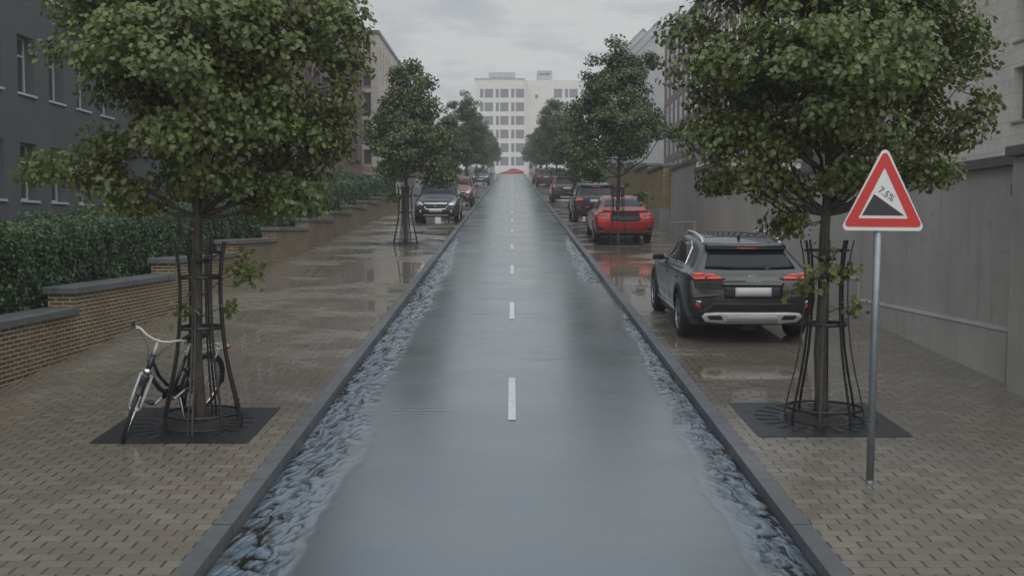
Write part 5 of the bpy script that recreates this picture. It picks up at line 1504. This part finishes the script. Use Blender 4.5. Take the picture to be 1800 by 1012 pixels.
def suv_front(c, paint, grille_trim):
    """nose at y = 4.2, dressed for cars that face down the hill"""
    t = c.root
    g = c.patch('grille', 'plastic', [(-.40, .60), (.40, .60), (.47, .74), (.45, .80), (-.45, .80), (-.47, .74)], 'f', off=.008, depth=.03)
    m = c.patch('grille_trim', grille_trim, [(-.48, .775), (.48, .775), (.46, .825), (-.46, .825)], 'f', off=.018, depth=.03, parent=g)
    c.patch('grille_trim', grille_trim, [(-.40, .575), (.40, .575), (.47, .70), (.455, .71), (.385, .605), (-.385, .605), (-.455, .71), (-.47, .70)], 'f', off=.016, depth=.03, parent=g)
    h = c.bvh.ray_cast(Vector((0, 8, .74)), Vector((0, -1, 0)))[0]
    e = MB(); e.lathe([(.050, -.006), (.062, -.006), (.062, .008), (.050, .008)], 24, 'y', closed=True); e.tube([(-.06, .0, 0), (.06, 0, .012)], .008, 6); eo = e.build('badge', 'chrome', t); eo.location = (0, h.y + .034, .745)
    for sd in (-1, 1):
        P = lambda q: [(sd * a, b) for a, b in q]
        l = c.patch('headlight', 'lamp_clear', P(((.50, .72), (.76, .70), (.82, .80), (.78, .90), (.66, .885), (.50, .79))), 'f', off=.010, depth=.06)
        c.patch('headlight_rim', 'plastic', P(((.48, .705), (.78, .685), (.80, .70), (.50, .722))), 'f', off=.013, depth=.03, parent=l)
        f = MB(); f.lathe([(0, .012), (.045, .010), (.055, .0), (.055, -.03)], 18, 'y'); fo = f.build('fog_light', 'lamp_clear', t)
        q = c.bvh.ray_cast(Vector((sd * .62, 8, .50)), Vector((0, -1, 0)))[0]; fo.location = (sd * .62, (q.y if q else 4.1) + .01, .50)
    c.patch('lower_bumper', 'plastic', [(-.74, .30), (.74, .30), (.78, .44), (.66, .56), (-.66, .56), (-.78, .44)], 'f', off=.005, depth=.03)
    c.patch('skid_plate', 'silver', [(-.50, .335), (.50, .335), (.50, .365), (-.50, .365)], 'f', off=.016, depth=.03)
    c.patch('number_plate', 'plate', [(-.26, .475), (.26, .475), (.26, .585), (-.26, .585)], 'f', off=.022, depth=.02)
    wp = MB()
    c.patch('bonnet_seam', 'plastic', [(-.60, 3.90), (-.66, 3.30), (-.653, 3.30), (-.593, 3.90)], 't', off=.001, depth=.004)
    c.patch('bonnet_seam', 'plastic', [(.60, 3.90), (.66, 3.30), (.653, 3.30), (.593, 3.90)], 't', off=.001, depth=.004)
    for sd in (-1, 1):
        w = MB(); a = c.bvh.ray_cast(Vector((sd * .35, 3.02, 4)), Vector((0, 0, -1)))[0]; b = c.bvh.ray_cast(Vector((sd * .35 - .38, 2.98, 4)), Vector((0, 0, -1)))[0]
        w.tube([a + Vector((0, .0, .014)), b + Vector((0, 0, .014))], .008, 6); w.build('wiper', 'plastic', t)

def build_cars():
    build_crossover(); build_saloon()
    R_ = 'cars parked on the right pavement'; L_ = 'cars parked on the left pavement'
    t = thing('utility_car', 'black tall car parked directly beyond the red saloon', 'car', group=R_)
    c = suv_shell(t, 'paint_black', 'plastic'); suv_rear(c, 'paint_black', 'a'); place_car(t, 3.42, 40.6); s1 = t
    t = thing('utility_car', 'dark grey boxy tall car with upright red lamps and white plate, third beyond the crossover', 'car', group=R_)
    c = suv_shell(t, 'paint_dark', 'plastic'); suv_rear(c, 'paint_dark', 'b'); place_car(t, 3.22, 58.2); t['label'] = 'dark grey boxy tall car with upright red lamps beyond the black car'; s2 = t
    r = copy_tree(s1, (3.20, 93.5, gz(93.5)), s1.rotation_euler.copy(), None, 'small dark car with glowing tail lamps, nearer of the farthest pair up the right side')
    r = copy_tree(s2, (3.05, 103, gz(103)), s2.rotation_euler.copy(), None, 'small dark car half hidden, farthest parked car up the right side')
    # cars on the left face down the hill
    def down(t, x, y): t.location = (x, y + 4.2 * math.cos(ANG), gz(y) + 4.2 * S); t.rotation_euler = (Matrix.Rotation(ANG, 4, 'X') @ Matrix.Rotation(math.pi, 4, 'Z')).to_euler()
    t = thing('utility_car', 'black tall car with chrome grille and round fog lamps facing down the left pavement', 'car', group=L_)
    c = suv_shell(t, 'paint_black', 'plastic'); suv_front(c, 'paint_black', 'chrome'); down(t, -3.07, 40.2); b1 = t
    t = thing('utility_car', 'crimson tall car half hidden behind the black car with the chrome grille', 'car', group=L_)
    c = suv_shell(t, 'paint_crimson', 'plastic'); suv_front(c, 'paint_crimson', 'silver'); down(t, -3.05, 54.5)
    r = copy_tree(b1, b1.location, b1.rotation_euler.copy(), None, 'small dark car, farthest one parked up the left pavement'); down(r, -3.2, 100.5)
    # red car crossing at the top of the street
    t = thing('saloon_car', 'small red saloon standing side on across the top of the street', 'car')
    c = saloon_shell('paint_red', t); t.location = (2.25, 191, S * CREST - .06); t.rotation_euler = (0, 0, R(90))
    for sd in (-1, 1):
        c.patch('tail_light', 'lamp_dim', [(sd * .5, .80), (sd * .86, .82), (sd * .88, .92), (sd * .5, .94)], 'r', off=.008, depth=.03)
        c.patch('headlight', 'lamp_clear', [(sd * .45, .58), (sd * .72, .60), (sd * .70, .68), (sd * .45, .66)], 'f', off=.008, depth=.03)
# ------------------------------------------------------------------ air, sky, light, camera
def build_air():
    b = MB(); b.box((-245, -36, -3.6), (245, 466, 46)); o = b.build('haze', None, None)
    m = bpy.data.materials.new('haze'); m.use_nodes = True; nt = m.node_tree; nt.nodes.clear()
    out = N(nt, 'ShaderNodeOutputMaterial'); v = N(nt, 'ShaderNodeVolumePrincipled')
    v.inputs['Color'].default_value = (.93, .95, .97, 1); v.inputs['Density'].default_value = HAZE; v.inputs['Anisotropy'].default_value = .2
    nt.links.new(v.outputs[0], out.inputs['Volume'])
    o.data.materials.append(m); tag(o, kind='stuff')
HAZE = .0016

def build_light():
    w = bpy.data.worlds.new('World'); SC.world = w; w.use_nodes = True
    nt = w.node_tree; nt.nodes.clear()
    out = N(nt, 'ShaderNodeOutputWorld'); bg = N(nt, 'ShaderNodeBackground'); bg2 = N(nt, 'ShaderNodeBackground'); add = N(nt, 'ShaderNodeAddShader')
    sky = N(nt, 'ShaderNodeTexSky'); sky.sky_type = 'NISHITA'; sky.sun_disc = False
    EL, AZ = R(52), R(160)
    sky.sun_elevation = EL; sky.sun_rotation = AZ; sky.air_density = 1.; sky.dust_density = 3.
    hs = N(nt, 'ShaderNodeHueSaturation'); hs.inputs['Saturation'].default_value = .4; nt.links.new(sky.outputs[0], hs.inputs['Color'])
    nt.links.new(hs.outputs[0], bg.inputs[0]); bg.inputs[1].default_value = .05
    # overcast cloud deck
    tc = N(nt, 'ShaderNodeTexCoord').outputs['Generated']
    s = N(nt, 'ShaderNodeSeparateXYZ'); nt.links.new(tc, s.inputs[0])
    zz = math_n(nt, 'MAXIMUM', s.outputs[2], .0)
    k = math_n(nt, 'DIVIDE', 1., math_n(nt, 'ADD', zz, .16))
    c = N(nt, 'ShaderNodeCombineXYZ'); nt.links.new(math_n(nt, 'MULTIPLY', s.outputs[0], k), c.inputs[0]); nt.links.new(math_n(nt, 'MULTIPLY', s.outputs[1], k), c.inputs[1])
    n1 = noise(nt, mapping(nt, c.outputs[0], (1.3, 1.0, 1), (2.3, .6, 0)), 1.3, 6, .55)
    n2 = noise(nt, mapping(nt, c.outputs[0], (1., 1., 1), (7.1, 3.3, 0)), 3.6, 5, .6)
    base = mixc(nt, remap(nt, zz, .14, .80), (.412, .402, .386), (.53, .66, .775))
    base = mixc(nt, remap(nt, n1, .40, .62), base, mixc(nt, 1., base, (1.22, 1.19, 1.14), 'MULTIPLY'))
    base = mixc(nt, remap(nt, n2, .44, .62, 0, .9), base, mixc(nt, 1., base, (.70, .735, .78), 'MULTIPLY'))
    low = mixc(nt, remap(nt, s.outputs[2], -.25, .0), (.12, .12, .12), base)
    nt.links.new(low, bg2.inputs[0]); bg2.inputs[1].default_value = SKY
    nt.links.new(bg.outputs[0], add.inputs[0]); nt.links.new(bg2.outputs[0], add.inputs[1]); nt.links.new(add.outputs[0], out.inputs[0])
    l = bpy.data.lights.new('sun', 'SUN'); l.energy = 1.5; l.angle = R(115); l.color = (1., .97, .93)
    o = bpy.data.objects.new('sun', l); COL.objects.link(o)
    d = Vector((math.sin(AZ) * math.cos(EL), math.cos(AZ) * math.cos(EL), math.sin(EL)))
    o.rotation_euler = d.to_track_quat('Z', 'Y').to_euler()
SKY = .92

def build_camera():
    cam = bpy.data.cameras.new('camera'); o = bpy.data.objects.new('camera', cam); COL.objects.link(o)
    cam.sensor_width = 36; cam.lens = 35.0; cam.clip_start = .05; cam.clip_end = 3000
    o.location = (0, 0, H0); o.rotation_euler = (math.pi / 2 - math.atan(105 / 1750), 0, 0)
    SC.camera = o
    cam.dof.use_dof = True; cam.dof.focus_distance = 24; cam.dof.aperture_fstop = 5.0

def main():
    build_materials(); build_setting(); build_walls(); build_buildings()
    build_hedge(2, 56.5, -7.15, .72, 1.66, 'long clipped green hedge rising behind the low brick wall on the left', 60000, 31)
    build_hedge(35.5, 62, -10.3, .55, 1.72, 'darker green hedge standing further back in front of the red brick block', 14000, 32)
    build_trees(); build_sign(); build_bike(); build_cars(); build_air(); build_light(); build_camera()
    SC.view_settings.view_transform = 'Standard'; SC.view_settings.look = 'None'; SC.view_settings.exposure = EXPO; SC.view_settings.gamma = 1
    SC.cycles.use_denoising = True
    try: SC.cycles.denoiser = 'OPENIMAGEDENOISE'
    except Exception: pass
    SC.cycles.max_bounces = 6; SC.cycles.diffuse_bounces = 3; SC.cycles.glossy_bounces = 3; SC.cycles.transmission_bounces = 3; SC.cycles.volume_bounces = 1
    SC.cycles.transparent_max_bounces = 4; SC.cycles.caustics_reflective = False; SC.cycles.caustics_refractive = False
    SC.cycles.sample_clamp_indirect = 6
EXPO = -.08
main()
